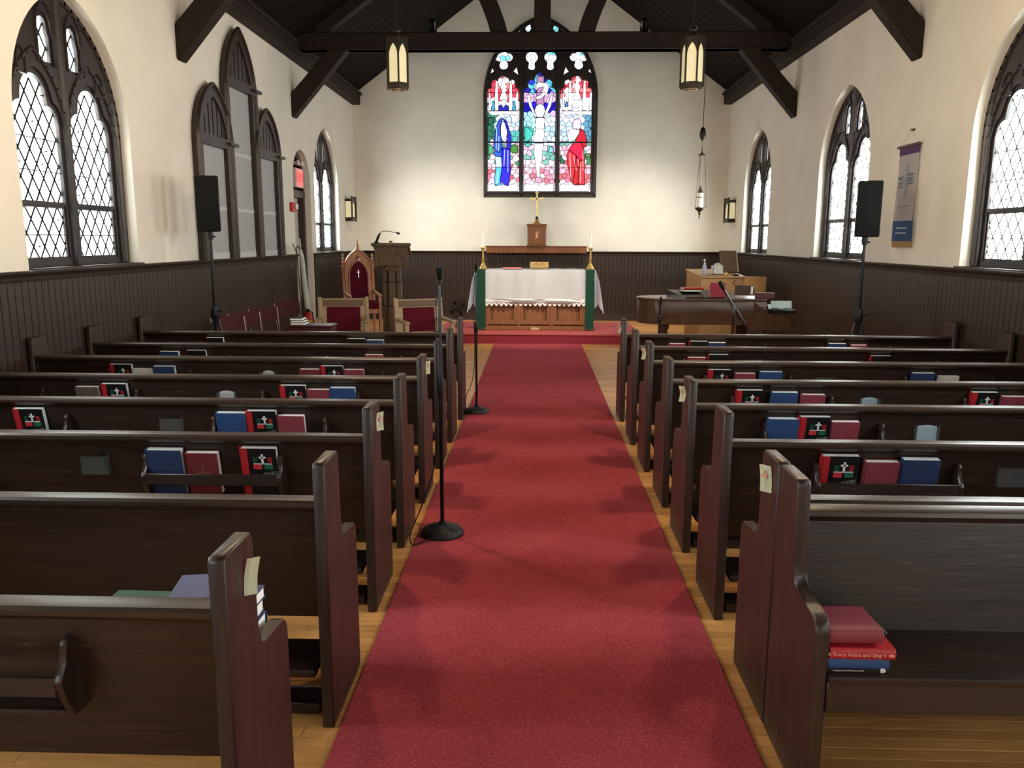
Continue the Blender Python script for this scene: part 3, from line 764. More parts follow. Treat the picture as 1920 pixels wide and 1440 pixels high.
tag(m.build('carpet_runner', CARPET), 'long red speckled carpet runner down the centre aisle', 'carpet')
PLATC = mat('red_platform_carpet', S(170, 84, 82), 0.95, spec=0.05, vary=.10, scale=3, bump=.5, bscale=400)
pl = thing('altar_platform', 'low red carpeted platform carrying the altar', 'platform', (CX, 13.12, 0))
m = M(); m.box(-1.72, 1.66, 0, 1.95, 0.0, .15); m.build('riser', mat('platform_riser', S(128, 46, 54), .95, spec=.05), pl, False)
m = M(); m.box(-1.735, 1.675, -.02, 1.96, .145, .172, bev=.012, seg=2); m.build('carpet_top', PLATC, pl)

# ------------------------------------------------------------------ pews
PEWL = 3.07
LY = [1.74, 2.54, 3.43, 4.21, 4.98, 5.78, 6.56, 7.43]; LX = [-.720, -.695, -.720, -.720, -.708, -.700, -.695, -.690]
RY = [None, 2.62, 3.41, 4.20, 4.96, 5.76, 6.55, 7.43]; RX = [None, .822, .822, .822, .826, .818, .812, .812]
def yback(z): return .048 + (.80 - z) * .21          # camera-side face of the reclined back
def pew_parts(s):
    """meshes of one pew; aisle end at x=0, running to s*PEWL; faces +y"""
    P = {}
    prof = [(0, 0), (.425, 0), (.430, .02), (.430, .575), (.422, .600), (.405, .615), (.38, .622), (.235, .628), (.212, .640), (.200, .665), (.196, .70), (.190, .945), (.180, .963), (.165, .967), (.012, .967), (0, .955)]
    m = M(); m.prism(prof, 0, s * .042, 'x', bev=.005); P['end_panel'] = m.mesh('end_panel', PEWZ)
    x0, x1 = sorted((s * .042, s * (PEWL - .042)))
    m = M(); m.prism([(yback(.80), .80), (yback(.352), .352), (yback(.352) + .026, .352), (yback(.80) + .026, .80)], x0, x1, 'x'); P['back_panel'] = m.mesh('back_panel', PEWX)
    m = M(); m.prism([(.012, .802), (.004, .812), (.004, .824), (.014, .833), (.066, .835), (.082, .828), (.088, .815), (.080, .800), (.070, .788), (.040, .786)], x0, x1, 'x'); P['top_rail'] = m.mesh('top_rail', RAILM)
    m = M(); m.box(x0, x1, .125, .445, .425, .452, bev=.008, seg=2); P['seat'] = m.mesh('seat', PEWX)
    m = M(); m.box(x0, x1, .412, .434, .33, .428, bev=.003); P['seat_apron'] = m.mesh('seat_apron', PEWX)
    m = M(); xm = s * PEWL / 2; m.prism([(.29, 0), (.38, 0), (.40, .425), (.28, .425)], xm - .016, xm + .016, 'x', bev=.003); P['seat_support'] = m.mesh('seat_support', PEWZ)
    m = M(); m.box(x0 + .03, x1 - .03, .04, .27, .165, .20, bev=.010, seg=2); m.box(x0 + .03, x1 - .03, .08, .20, .002, .045, bev=.003)
    for q in (.25, 1.5, 2.8): m.box(s * q - .02, s * q + .02, .09, .19, .04, .17, bev=.003)
    P['kneeler'] = m.mesh('kneeler', PEWX)
    # hymnal racks
    bp = []
    z0 = .525
    for z, dy in ((.525, .058), (.545, .066), (.60, .080), (.64, .084), (.655, .070), (.675, .046), (.70, .036), (.722, .034), (.735, .022), (.737, .006)): bp.append((yback(z) - dy, z))
    bp = bp + [(yback(.735) + .002, .735), (yback(.525) + .002, .525)]
    for k, (a, b) in enumerate(((.425, 1.045), (1.87, 2.49))):
        for e in (a, b):
            m = M(); m.prism(bp, s * e - .009, s * e + .009, 'x', bev=.002); P['bracket%d%s' % (k, 'ab'[e == b])] = m.mesh('bracket', PEWZ)
        xa, xb = sorted((s * (a + .009), s * (b - .009)))
        m = M(); m.box(xa, xb, yback(.62) - .085, yback(.62) - .074, .600, .652, bev=.002); P['lip%d' % k] = m.mesh('rack_lip', PEWX)
        m = M(); m.box(xa, xb, yback(.53) - .060, yback(.53) + .002, .528, .540, bev=.002); P['shelf%d' % k] = m.mesh('rack_shelf', PEWX)
    # clear card holder
    m = M(); c = s * 1.29; yh = yback(.68) - .004
    m.box(c - .062, c + .062, yh - .003, yh, .632, .725); m.box(c - .062, c + .062, yh - .022, yh - .019, .632, .716)
    m.box(c - .062, c + .062, yh - .022, yh, .630, .634); m.box(c + .045, c + .048, yh - .022, yh, .634, .716); m.box(c - .065, c - .062, yh - .022, yh, .634, .730); m.box(c + .062, c + .065, yh - .022, yh, .634, .730)
    P['card_holder'] = m.mesh('card_holder', ACRYL, False)
    return P
PM = {-1: pew_parts(-1), 1: pew_parts(1)}
def pew(s, x, y, label, rz=0.0, holder=True, racks=True, kneel=True):
    t = thing('church_pew', label, 'pew', (x, y, 0), rz, 'dark wooden pews in rows')
    P = PM[s]
    for i in range(2): put('end_panel', P['end_panel'], t, loc=(0 if i == 0 else s * (PEWL - .042), 0, 0))
    bk = put('back_panel', P['back_panel'], t); put('top_rail', P['top_rail'], t); st = put('seat', P['seat'], t); put('seat_apron', P['seat_apron'], st); put('seat_support', P['seat_support'], t)
    if not rz and kneel: put('kneeler', P['kneeler'], t)
    if not rz and racks:
        for k in (0, 1):
            r = put('rack', P['shelf%d' % k], t); put('rack_lip', P['lip%d' % k], r); put('rack_bracket', P['bracket%da' % k], r); put('rack_bracket', P['bracket%db' % k], r)
        if holder: h = put('card_holder', P['card_holder'], t); h['label'] = 'clear plastic card holder'
    return t
for i, (x, y) in enumerate(zip(LX, LY)):
    pew(-1, x, y, 'dark wooden pew left of the aisle, %s row from the camera' % ORD[i] if i else 'nearest dark wooden pew on the left, cut by the bottom edge', holder=i > 0, racks=i != 1, kneel=i > 0)
for i, (x, y) in enumerate(zip(RX, RY)):
    if y: pew(1, x, y, 'dark wooden pew right of the aisle facing the altar, %s row from the camera' % ORD[i - 1], kneel=i > 1)
pew(-1, RX[1], RY[1] - .012, 'dark wooden pew at lower right turned to face the camera', PI)

# ------------------------------------------------------------------ books
BK = {}
def cover_mesh(w, h, t, material, spine=None, cov=.0028, lap=.0025):
    """hard cover (front, back, rounded spine at x=0) and page block; book stands: x width, y thickness (front at y=0), z height"""
    m = M()
    m.box(0, w, 0, cov, 0, h, bev=.0008); m.box(0, w, t - cov, t, 0, h, bev=.0008)
    c = m.mesh('cover', material, False)
    m = M(); n = 7; pr = [(.0, 0)] + [(-.006 * math.sin(PI * i / n), t * i / n) for i in range(1, n)] + [(0, t), (.0028, t), (.0028, 0)]
    m.prism(pr, 0, h, 'z'); sp = m.mesh('spine', spine or material)
    m = M(); m.box(.003, w - lap, cov, t - cov, lap, h - lap); pg = m.mesh('pages', PAGES, False)
    return c, sp, pg
def decal_box(m, x0, x1, z0, z1, y=-.0006): m.box(x0, x1, y, 0.0002, z0, z1)
def book_kind(k):
    if k in BK: return BK[k]
    if k == 'kente': w, h, t, cm, sm = .165, .235, .034, BLKC, REDB
    elif k == 'blue': w, h, t, cm, sm = .163, .222, .038, BLUEB, None
    elif k == 'navy': w, h, t, cm, sm = .163, .222, .038, NAVY, None
    elif k == 'burg': w, h, t, cm, sm = .148, .208, .034, BURG, None
    elif k == 'burgx': w, h, t, cm, sm = .148, .208, .034, mat('deep_red_cloth', S(110, 30, 36), .6, vary=.08, scale=40), None
    elif k == 'grey': w, h, t, cm, sm = .150, .212, .032, mat('grey_brown_cloth', S(92, 74, 66), .7), None
    elif k == 'slim': w, h, t, cm, sm = .150, .200, .020, mat('ivory_cover', S(214, 206, 190), .7), None
    c, sp, pg = cover_mesh(w, h, t, cm, sm); dec = []
    if k == 'kente':
        m = M(); decal_box(m, .003, .034, 0.001, h - .001); dec.append(('spine_band', m.mesh('spine_band', REDB, False)))
        cxp = .100
        m = M(); decal_box(m, cxp - .005, cxp + .005, .163, .207); decal_box(m, cxp - .015, cxp + .015, .186, .195); decal_box(m, cxp - .042, cxp + .042, .157, .161); dec.append(('cross_print', m.mesh('cross_print', PRINTW, False)))
        m = M(); decal_box(m, cxp - .044, cxp - .006, .132, .156); dec.append(('red_bar', m.mesh('red_bar', PRINTR, False))); m = M(); [decal_box(m, cxp + .024 + i * .007, cxp + .0275 + i * .007, .164, .192) for i in range(3)]; dec.append(('red_strokes', m.mesh('red_strokes', PRINTR, False)))
        m = M(); decal_box(m, cxp + .006, cxp + .044, .132, .156); dec.append(('green_bar', m.mesh('green_bar', PRINTG, False))); m = M(); [decal_box(m, cxp - .042 + i * .007, cxp - .0385 + i * .007, .164, .192) for i in range(3)]; dec.append(('green_strokes', m.mesh('green_strokes', PRINTG, False)))
        m = M()
        for j in range(5):
            for i in range(8):
                a = .040 + i * .015; zz = lambda x: .068 + (x - .04) * .22 + .003 * math.sin(x * 60) + j * .0065
                m.poly([Vector((a, -.0005, zz(a))), Vector((a + .015, -.0005, zz(a + .015))), Vector((a + .015, -.0005, zz(a + .015) + .0012)), Vector((a, -.0005, zz(a) + .0012))], [(0, 1, 2, 3)])
        for i, (nx, nz) in enumerate(((.05, .078), (.066, .09), (.082, .084), (.10, .098), (.118, .094), (.138, .104))):
            m.prism([(nx + .004 * math.cos(t), nz + .0032 * math.sin(t)) for t in [q * PI / 4 for q in range(8)]], -.0007, 0, 'y'); decal_box(m, nx + .0028, nx + .0042, nz, nz + .017)
        dec.append(('staff_print', m.mesh('staff_print', mat('silver_print', S(176, 180, 174), .5), False)))
    BK[k] = (c, sp, pg, dec, w, h, t); return BK[k]
TX = {}
def title_mesh(body, size, w, z, material):
    key = (body, size)
    if key not in TX:
        o = text('title', body, size, material, None, Matrix.Translation((w / 2 + .004, -.0003, z)) @ Matrix.Rotation(PI / 2, 4, 'X')); TX[key] = o.data; bpy.data.objects.remove(o)
    return TX[key]
NAMES = {'kente': 'hymnal', 'blue': 'hymnal', 'navy': 'hymnal', 'burg': 'prayer_book', 'burgx': 'prayer_book', 'grey': 'prayer_book', 'slim': 'booklet'}
LOOK = {'kente': 'black hymnal with red spine', 'blue': 'bright blue hymnal', 'navy': 'dark navy hymnal', 'burg': 'burgundy prayer book', 'burgx': 'deep red prayer book', 'grey': 'grey-brown book', 'slim': 'thin pale booklet'}
def book(k, loc, label, rz=0.0, lean=0.0, roll=0.0, detail=True, T=None):
    c, sp, pg, dec, w, h, t = book_kind(k)
    b = thing(NAMES[k], label, 'book', loc, rz, 'books in the pew racks')
    b.rotation_euler = (lean, roll, rz)
    put('cover', c, b); put('spine', sp, b); put('pages', pg, b)
    if detail:
        for n_, me in dec: put(n_, me, b)
        if k in ('blue', 'navy'): put('title', title_mesh('The Hymnal 1982', .0165, w, h * .60, FAINT), b)
        if k == 'burgx':
            if 'bx' not in TX:
                m = M(); decal_box(m, .073, .0755, .05, .155); decal_box(m, .042, .107, .108, .1105); TX['bx'] = m.mesh('cross_print', GOLDT, False)
            put('cross_print', TX['bx'], b)
    return b
SIDE = {-1: 'left', 1: 'right'}
def rack_book(s, row, k, x0, ztop, where, detail=True, roll=0.0):
    X, Y = (LX[row], LY[row]) if s < 0 else (RX[row], RY[row])
    h = book_kind(k)[5]; t = book_kind(k)[6]
    rowname = ORD[row] if s < 0 else ORD[row - 1]
    z = .541
    y = Y + yback(.541) - t - .008
    book(k, (x0, y, z), '%s in the %s rack of the %s %s pew' % (LOOK[k], where, rowname, SIDE[s]), lean=RAD(11.5), roll=roll, detail=detail)
for row, k, x0, wh in (
    (2, 'navy', -1.755, 'aisle-side'), (2, 'burgx', -1.578, 'aisle-side'), (2, 'kente', -1.325, 'aisle-side'),
    (3, 'kente', -2.875, 'wall-side'), (3, 'blue', -1.745, 'aisle-side'), (3, 'kente', -1.578, 'aisle-side'), (3, 'burg', -1.408, 'aisle-side'),
    (4, 'grey', -2.975, 'wall-side'), (4, 'kente', -2.80, 'wall-side'), (4, 'kente', -1.635, 'aisle-side'), (4, 'burg', -1.465, 'aisle-side'), (4, 'blue', -1.313, 'aisle-side'),
    (5, 'kente', -3.17, 'wall-side'), (5, 'slim', -3.0, 'wall-side'), (5, 'navy', -2.845, 'wall-side'), (5, 'burgx', -1.745, 'aisle-side'), (5, 'kente', -1.585, 'aisle-side'), (5, 'burg', -1.415, 'aisle-side'),
    (6, 'navy', -3.16, 'wall-side'), (6, 'kente', -2.93, 'wall-side'), (6, 'burg', -1.42, 'aisle-side'),
    (7, 'kente', -3.12, 'wall-side'), (7, 'kente', -1.77, 'aisle-side'), (7, 'navy', -1.59, 'aisle-side')):
    rack_book(-1, row, k, x0, 0, wh, detail=row < 6)
for row, k, x0, wh in (
    (2, 'kente', 1.262, 'aisle-side'), (2, 'burg', 1.455, 'aisle-side'), (2, 'navy', 1.612, 'aisle-side'),
    (3, 'blue', 1.252, 'aisle-side'), (3, 'kente', 1.42, 'aisle-side'), (3, 'burg', 1.592, 'aisle-side'),
    (4, 'kente', 1.27, 'aisle-side'), (4, 'blue', 1.49, 'aisle-side'), (4, 'burg', 1.678, 'aisle-side'), (4, 'kente', 2.725, 'wall-side'), (4, 'burg', 2.915, 'wall-side'),
    (5, 'kente', 1.262, 'aisle-side'), (5, 'burg', 1.458, 'aisle-side'), (5, 'blue', 1.635, 'aisle-side'), (5, 'navy', 2.725, 'wall-side'), (5, 'slim', 2.92, 'wall-side'),
    (6, 'burg', 1.262, 'aisle-side'), (6, 'kente', 1.43, 'aisle-side'), (6, 'kente', 2.75, 'wall-side'),
    (7, 'burg', 1.252, 'aisle-side'), (7, 'kente', 1.44, 'aisle-side'), (7, 'navy', 1.612, 'aisle-side'), (7, 'navy', 2.72, 'wall-side'), (7, 'burg', 2.93, 'wall-side')):
    rack_book(1, row, k, x0, 0, wh, detail=row < 6)
# cards in the clear holders
def card(s, row, label, w, h, mt, rot=0.0):
    X, Y = (LX[row], LY[row]) if s < 0 else (RX[row], RY[row])
    m = M(); m.grid(4, 4, lambda u, v: ((u - .5) * w, -.004 * math.sin(u * PI) * v, v * h), .0006)
    o = tag(m.build('notice_card', mt), label, 'card', 'cards in the clear holders'); o.location = (X + s * 1.29, Y + yback(.68) - .016, .636); o.rotation_euler = (-.1, rot, 0)
card(1, 3, 'tall pale blue card in the clear holder on the third right pew', .105, .150, LBLUE, .06)
card(1, 4, 'small white card in the clear holder on the fourth right pew', .095, .118, LBLUE)
card(-1, 4, 'small white card in the clear holder on the fifth left pew', .095, .112, WHITE)
card(-1, 5, 'small pale card in the clear holder on the sixth left pew', .085, .100, WHITE)
# pens
def pen(loc, mt, label, tilt):
    p = thing('pen', label, 'pen', loc); p.rotation_euler = (0, tilt, 0)
    m = M(); m.lathe([(.002, 0), (.0045, .012), (.0045, .12)], 8); m.build('barrel', mt, p)
    m = M(); m.lathe([(.005, .095), (.005, .135), (.003, .138)], 8); m.build('cap', mt, p)
pen((LX[2] - 1.235, LY[2] + yback(.68) - .014, .636), BLACK, 'black pen in the clear holder on the third left pew', -.25)
pen((RX[7] + 1.335, RY[7] + yback(.68) - .014, .636), BLUEB, 'blue pen in the clear holder on the front right pew', 0.0)
# spiral bound booklet in the near left rack is the hymnal cover print; stacks on the seats
def flat_book(name, label, x, y, z, w, d, t, mt, rz=0.0, spine='-y', pages=PAGES, parts=True, group='books stacked on the pew seats'):
    """closed book lying flat: spine along one long side"""
    b = thing(name, label, 'book', (x, y, z), rz, group)
    c = .003
    m = M(); m.box(-w / 2, w / 2, -d / 2, d / 2, 0, c, bev=.001); m.box(-w / 2, w / 2, -d / 2, d / 2, t - c, t, bev=.001); m.build('cover', mt, b, False)
    m = M(); sgn = -1
    pr = [(-d / 2 + .002, 0)] + [(-d / 2 - .007 * math.sin(PI * i / 7), t * i / 7) for i in range(1, 7)] + [(-d / 2 + .002, t)]
    m.prism(pr, -w / 2, w / 2, 'x'); m.build('spine', mt, b)
    m = M(); m.box(-w / 2 + .004, w / 2 - .004, -d / 2 + .002, d / 2 - .004, c, t - c); m.build('pages', pages, b, False)
    return b
zs = .4525
bx = .962; by = 2.275
b = flat_book('hymnal', 'blue hymnal at the bottom of the stack on the right seat', bx - .006, by, zs, .178, .160, .042, BLUEB)
m = M(); m.box(-.0892, .0892, -.0889, -.086, .0, .013); m.build('black_band', BLKC, b, False)
text('title', 'A Supplement to The Hymnal 1982', .0062, PRINTW, b, Matrix.Translation((-.03, -.0892, .0072)) @ Matrix.Rotation(PI / 2, 4, 'X'))
m = M(); m.prism([(.072 + .0062 * math.cos(t), .0085 + .0062 * math.sin(t)) for t in [q * PI / 8 - PI / 2 for q in range(9)]], -.0894, -.086, 'y'); m.box(.063, .0715, -.0894, -.086, .0023, .0147); m.build('emblem', PRINTW, b, False)
b = flat_book('hymnal', 'red hymnal in the middle of the stack on the right seat', bx + .002, by - .004, zs + .0425, .188, .168, .036, REDB, rz=-.01)
text('title', 'Lift Every Voice and Sing II', .0165, mat('gold_lettering', S(226, 176, 150), .5), b, Matrix.Translation((-.024, -.0915, .0175)) @ Matrix.Rotation(PI / 2, 4, 'X'), spacing=1.0)
m = M(); m.box(.074, .078, -.0915, -.088, .013, .021); m.box(.080, .084, -.0915, -.088, .013, .021); m.prism([(.084, .013), (.090, .017), (.084, .021)], -.0915, -.088, 'y'); m.build('emblem', mat('gold_lettering', S(226, 176, 150), .5), b, False)
sb = thing('spiral_notebook', 'black spiral notebook showing behind the burgundy book on the right seat', 'notebook', (bx + .0, by + .02, zs + .0795), .10)
m = M(); m.box(-.08, .10, -.04, .12, 0, .006, bev=.001); m.build('cover', BLKC, sb, False)
m = M(); [m.tube([(.098 + .006 * math.cos(t), -.03 + i * .0125, .003 + .006 * math.sin(t)) for t in [q * PI / 4 for q in range(8)]], .0009, 5, closed=True) for i in range(12)]; m.build('spiral', CHROME, sb)
flat_book('prayer_book', 'burgundy prayer book on top of the stack on the right seat', bx - .016, by + .002, zs + .087, .156, .155, .042, BURG, rz=.01)
# left seat stacks
lx, ly = -.888, 2.075; z = zs
NTH = ['lowest', 'second lowest', 'third lowest', 'fourth lowest', 'fifth lowest', 'sixth lowest']
for i, (t_, mt, rz_) in enumerate(((.045, NAVY, PI), (.046, NAVY, .02), (.046, NAVY, PI + .02), (.046, NAVY, PI - .02), (.044, NAVY, .03), (.036, BLUEB, -.03))):
    flat_book('hymnal', 'navy hymnal, %s of the stack on the near left seat' % NTH[i], lx + .003 * (i % 2), ly, z, .218, .155, t_ - .0006, mt, rz=rz_); z += t_
flat_book('hymnal', 'slate blue cloth book topping the stack on the near left seat', lx - .012, ly, z, .195, .16, .030, mat('slate_cloth', S(82, 88, 122), .7), rz=.16)
z = zs
for i, t_ in enumerate((.052, .052, .052, .050)):
    flat_book('hymnal', 'navy book, %s under the green book on the near left seat' % NTH[i], lx - .235, ly - .01, z, .20, .155, t_ - .0006, NAVY, rz=.02 * i); z += t_
g_ = flat_book('hymnal', 'green cloth book on the near left seat beside the slate book', lx - .215, ly - .005, z + .003, .21, .165, .028, GREENB, rz=-.02)
m = M(); [m.box(-.01, .055, .02 - i * .014, .026 - i * .014, .0278, .0285) for i in range(2)]; m.build('stamped_lines', mat('silver_stamp', S(140, 160, 150), .5), g_, False)

# paper tags on the pew ends
def paper_tag(s, row, yo, z, label, w=.052, h=.085, flower=True, tilt=.12, curl=.010, turn=.45):
    X, Y = (LX[row], LY[row]) if s < 0 else (RX[row], RY[row])
    f = -1 if s > 0 else 1
    t = thing('paper_tag', label, 'paper tag', (X + f * .0015, Y + yo, z), 0, 'paper flower tags on the pew ends'); t.rotation_euler = (tilt * f, 0, -turn * f)
    t.location.x += f * w * .5 * math.sin(turn)
    m = M(); m.grid(5, 8, lambda u, v: (f * (.001 + curl * abs(v - .55) ** 1.5 + .003 * math.sin(u * PI * 2) * v), (u - .5) * w, (v - .5) * h), .0006); m.build('paper', BEIGE, t)
    if flower:
        fx = lambda v: f * (.0035 + curl * abs(v - .55) ** 1.5 + .003)
        m = M()
        for (a, b, r) in ((0, .018, .007), (-.008, .012, .006), (.007, .011, .006), (0, .006, .006), (-.002, .026, .005)):
            m.prism([(a + r * math.cos(q * PI / 4), b + r * math.sin(q * PI / 4)) for q in range(8)], fx(.7) - .0006 * f, fx(.7), 'x')
        m.build('rose_print', mat('rose_print', S(206, 140, 124), .8), t, False)
        m = M(); m.prism([(-.001, 0), (.001, 0), (-.002, -.028), (-.004, -.028)], fx(.4) - .0006 * f, fx(.4), 'x'); m.build('stem_print', mat('stem_print', S(140, 160, 120), .8), t, False)
    return t
paper_tag(-1, 0, .125, .87, 'cream folded paper tag on the nearest left pew end', w=.036, h=.095, flower=False, tilt=-.15, curl=.02, turn=.75)
paper_tag(-1, 2, .115, .88, 'pale green flower tag on the third left pew end', tilt=-.05)
paper_tag(-1, 4, .125, .88, 'cream paper tag on the fifth left pew end', tilt=-.05)
paper_tag(1, 1, .085, .885, 'cream tag with a pink rose drawing on the nearest right pew end', w=.058, h=.095)
paper_tag(1, 3, .11, .875, 'curling cream tag on the third right pew end', curl=.03)
paper_tag(1, 5, .11, .875, 'curling cream tag on the fifth right pew end', curl=.03)
paper_tag(1, 7, .11, .875, 'cream tag on the front right pew end near the platform', curl=.03)
# ------------------------------------------------------------------ mic stands in the aisle
def wire(m, pts, r, n=6, sub=6):
    """smooth tube through points (Catmull-Rom)"""
    P = [Vector(p) for p in pts]; Q = [P[0]] + P + [P[-1]]; out = []
    for i in range(1, len(Q) - 2):
        for k in range(sub):
            t = k / sub; a, b, c, d = Q[i - 1], Q[i], Q[i + 1], Q[i + 2]
            out.append(.5 * ((2 * b) + (c - a) * t + (2 * a - 5 * b + 4 * c - d) * t * t + (3 * b - a - 3 * c + d) * t ** 3))
    out.append(P[-1]); m.tube(out, r, n)
def mic_stand(loc, h, label, r=.125, clip_=True):
    t = thing('microphone_stand', label, 'mic stand', loc, 0, 'microphone stands')
    m = M(); m.lathe([(r, 0), (r, .012), (r * .96, .022), (r * .9, .026), (r * .86, .034), (r * .70, .040), (r * .45, .052), (.022, .058), (.020, .075)], 28); m.build('base', mat('cast_iron', S(34, 34, 36), .55, .2, bump=.3, bscale=120), t)
    m = M(); m.lathe([(.0115, .07), (.0115, h * .60)], 12); m.build('pole', BLACKM, t)
    m = M(); m.lathe([(.014, h * .55), (.017, h * .56), (.017, h * .62), (.013, h * .63)], 12); m.build('clutch', BLACK, t)
    m = M(); m.lathe([(.008, h * .6), (.008, h - .05)], 10); m.build('upper_tube', mat('steel_tube', S(90, 96, 100), .25, .9), t)
    m = M(); m.lathe([(.012, h - .06), (.014, h - .04), (.012, h - .02)], 10)
    m.tube([(0, 0, h - .03), (.004, -.02, h), (.004, -.055, h + .02)], [.012, .015, .017], 10); m.build('microphone_clip', BLACK, t)
    return t
mic_stand((-.53, 4.42, .011), 1.50, 'black microphone stand on the near left edge of the carpet')
mic_stand((-.575, 7.75, .011), 1.43, 'black microphone stand further up the left edge of the carpet')
m = M(); wire(m, [(-.548, 4.42, 1.44), (-.551, 4.41, 1.1), (-.549, 4.42, .8), (-.565, 4.40, .45), (-.64, 4.36, .2), (-.70, 4.30, .05), (-.67, 4.22, .018), (-.60, 4.30, .02), (-.545, 4.32, .03)], .0035)
tag(m.build('microphone_cable', BLACK), 'thin black cable hanging down the near microphone stand', 'cable')
m = M(); wire(m, [(-.59, 7.75, 1.36), (-.597, 7.74, 1.0), (-.593, 7.76, .6), (-.61, 7.74, .35), (-.68, 7.70, .15), (-.66, 7.62, .016), (-.668, 7.50, .016), (-.67, 7.30, .008)], .0035)
tag(m.build('microphone_cable', BLACK), 'thin black cable looping beside the far microphone stand', 'cable')

# ------------------------------------------------------------------ loudspeakers on stands
def speaker(loc, rz, label, slabel):
    s_ = thing('speaker_stand', slabel, 'stand', (loc[0], loc[1], 0), rz, 'speaker stands')
    m = M(); m.lathe([(.019, .45), (.019, 1.15)], 14); m.build('lower_tube', BLACKM, s_)
    m = M(); m.lathe([(.015, 1.1), (.015, loc[2] + .02)], 12); m.build('upper_tube', BLACKM, s_)
    m = M(); m.lathe([(.03, .86), (.045, .88), (.045, .93), (.038, .97), (.028, 1.0)], 14); m.tube([(.03, -.03, .95), (.075, -.06, .95)], .012, 8); m.build('collar', BLACK, s_)
    for k in range(3):
        a = k * 2 * PI / 3 - .5
        m = M(); m.tube([(.03 * math.cos(a), .03 * math.sin(a), .86), (.27 * math.cos(a), .27 * math.sin(a), .015)], .013, 8); m.tube([(.02 * math.cos(a), .02 * math.sin(a), .46), (.22 * math.cos(a), .22 * math.sin(a), .43)], .009, 6); m.build('leg', BLACKM, s_)
    t = thing('loudspeaker', label, 'speaker', loc, rz, 'loudspeakers on stands')
    w, d_, h = .235, .25, .555
    m = M(); m.prism([(-w / 2, -d_ / 2), (w / 2, -d_ / 2), (w * .38, d_ / 2), (-w * .38, d_ / 2)], .03, .03 + h, 'z', bev=.012); m.build('cabinet', BLACK, t)
    m = M(); m.box(-w / 2 + .012, w / 2 - .012, -d_ / 2 - .008, -d_ / 2 + .004, .045, .015 + h, bev=.006, seg=2); m.build('grille', GRILLE, t)
    m = M(); m.lathe([(.026, -.05), (.03, .0), (.03, .032)], 12); m.tube([(0, 0, -.02), (.05, -.02, -.02)], .008, 6); m.build('pole_mount', BLACKM, t)
speaker((-3.36, 8.30, 1.735), .30, 'black loudspeaker on a stand in front of the grey lancets', 'black tripod stand under the left loudspeaker')
speaker((3.36, 8.42, 1.705), -.22, 'black loudspeaker on a stand by the right windows', 'black tripod stand under the right loudspeaker')

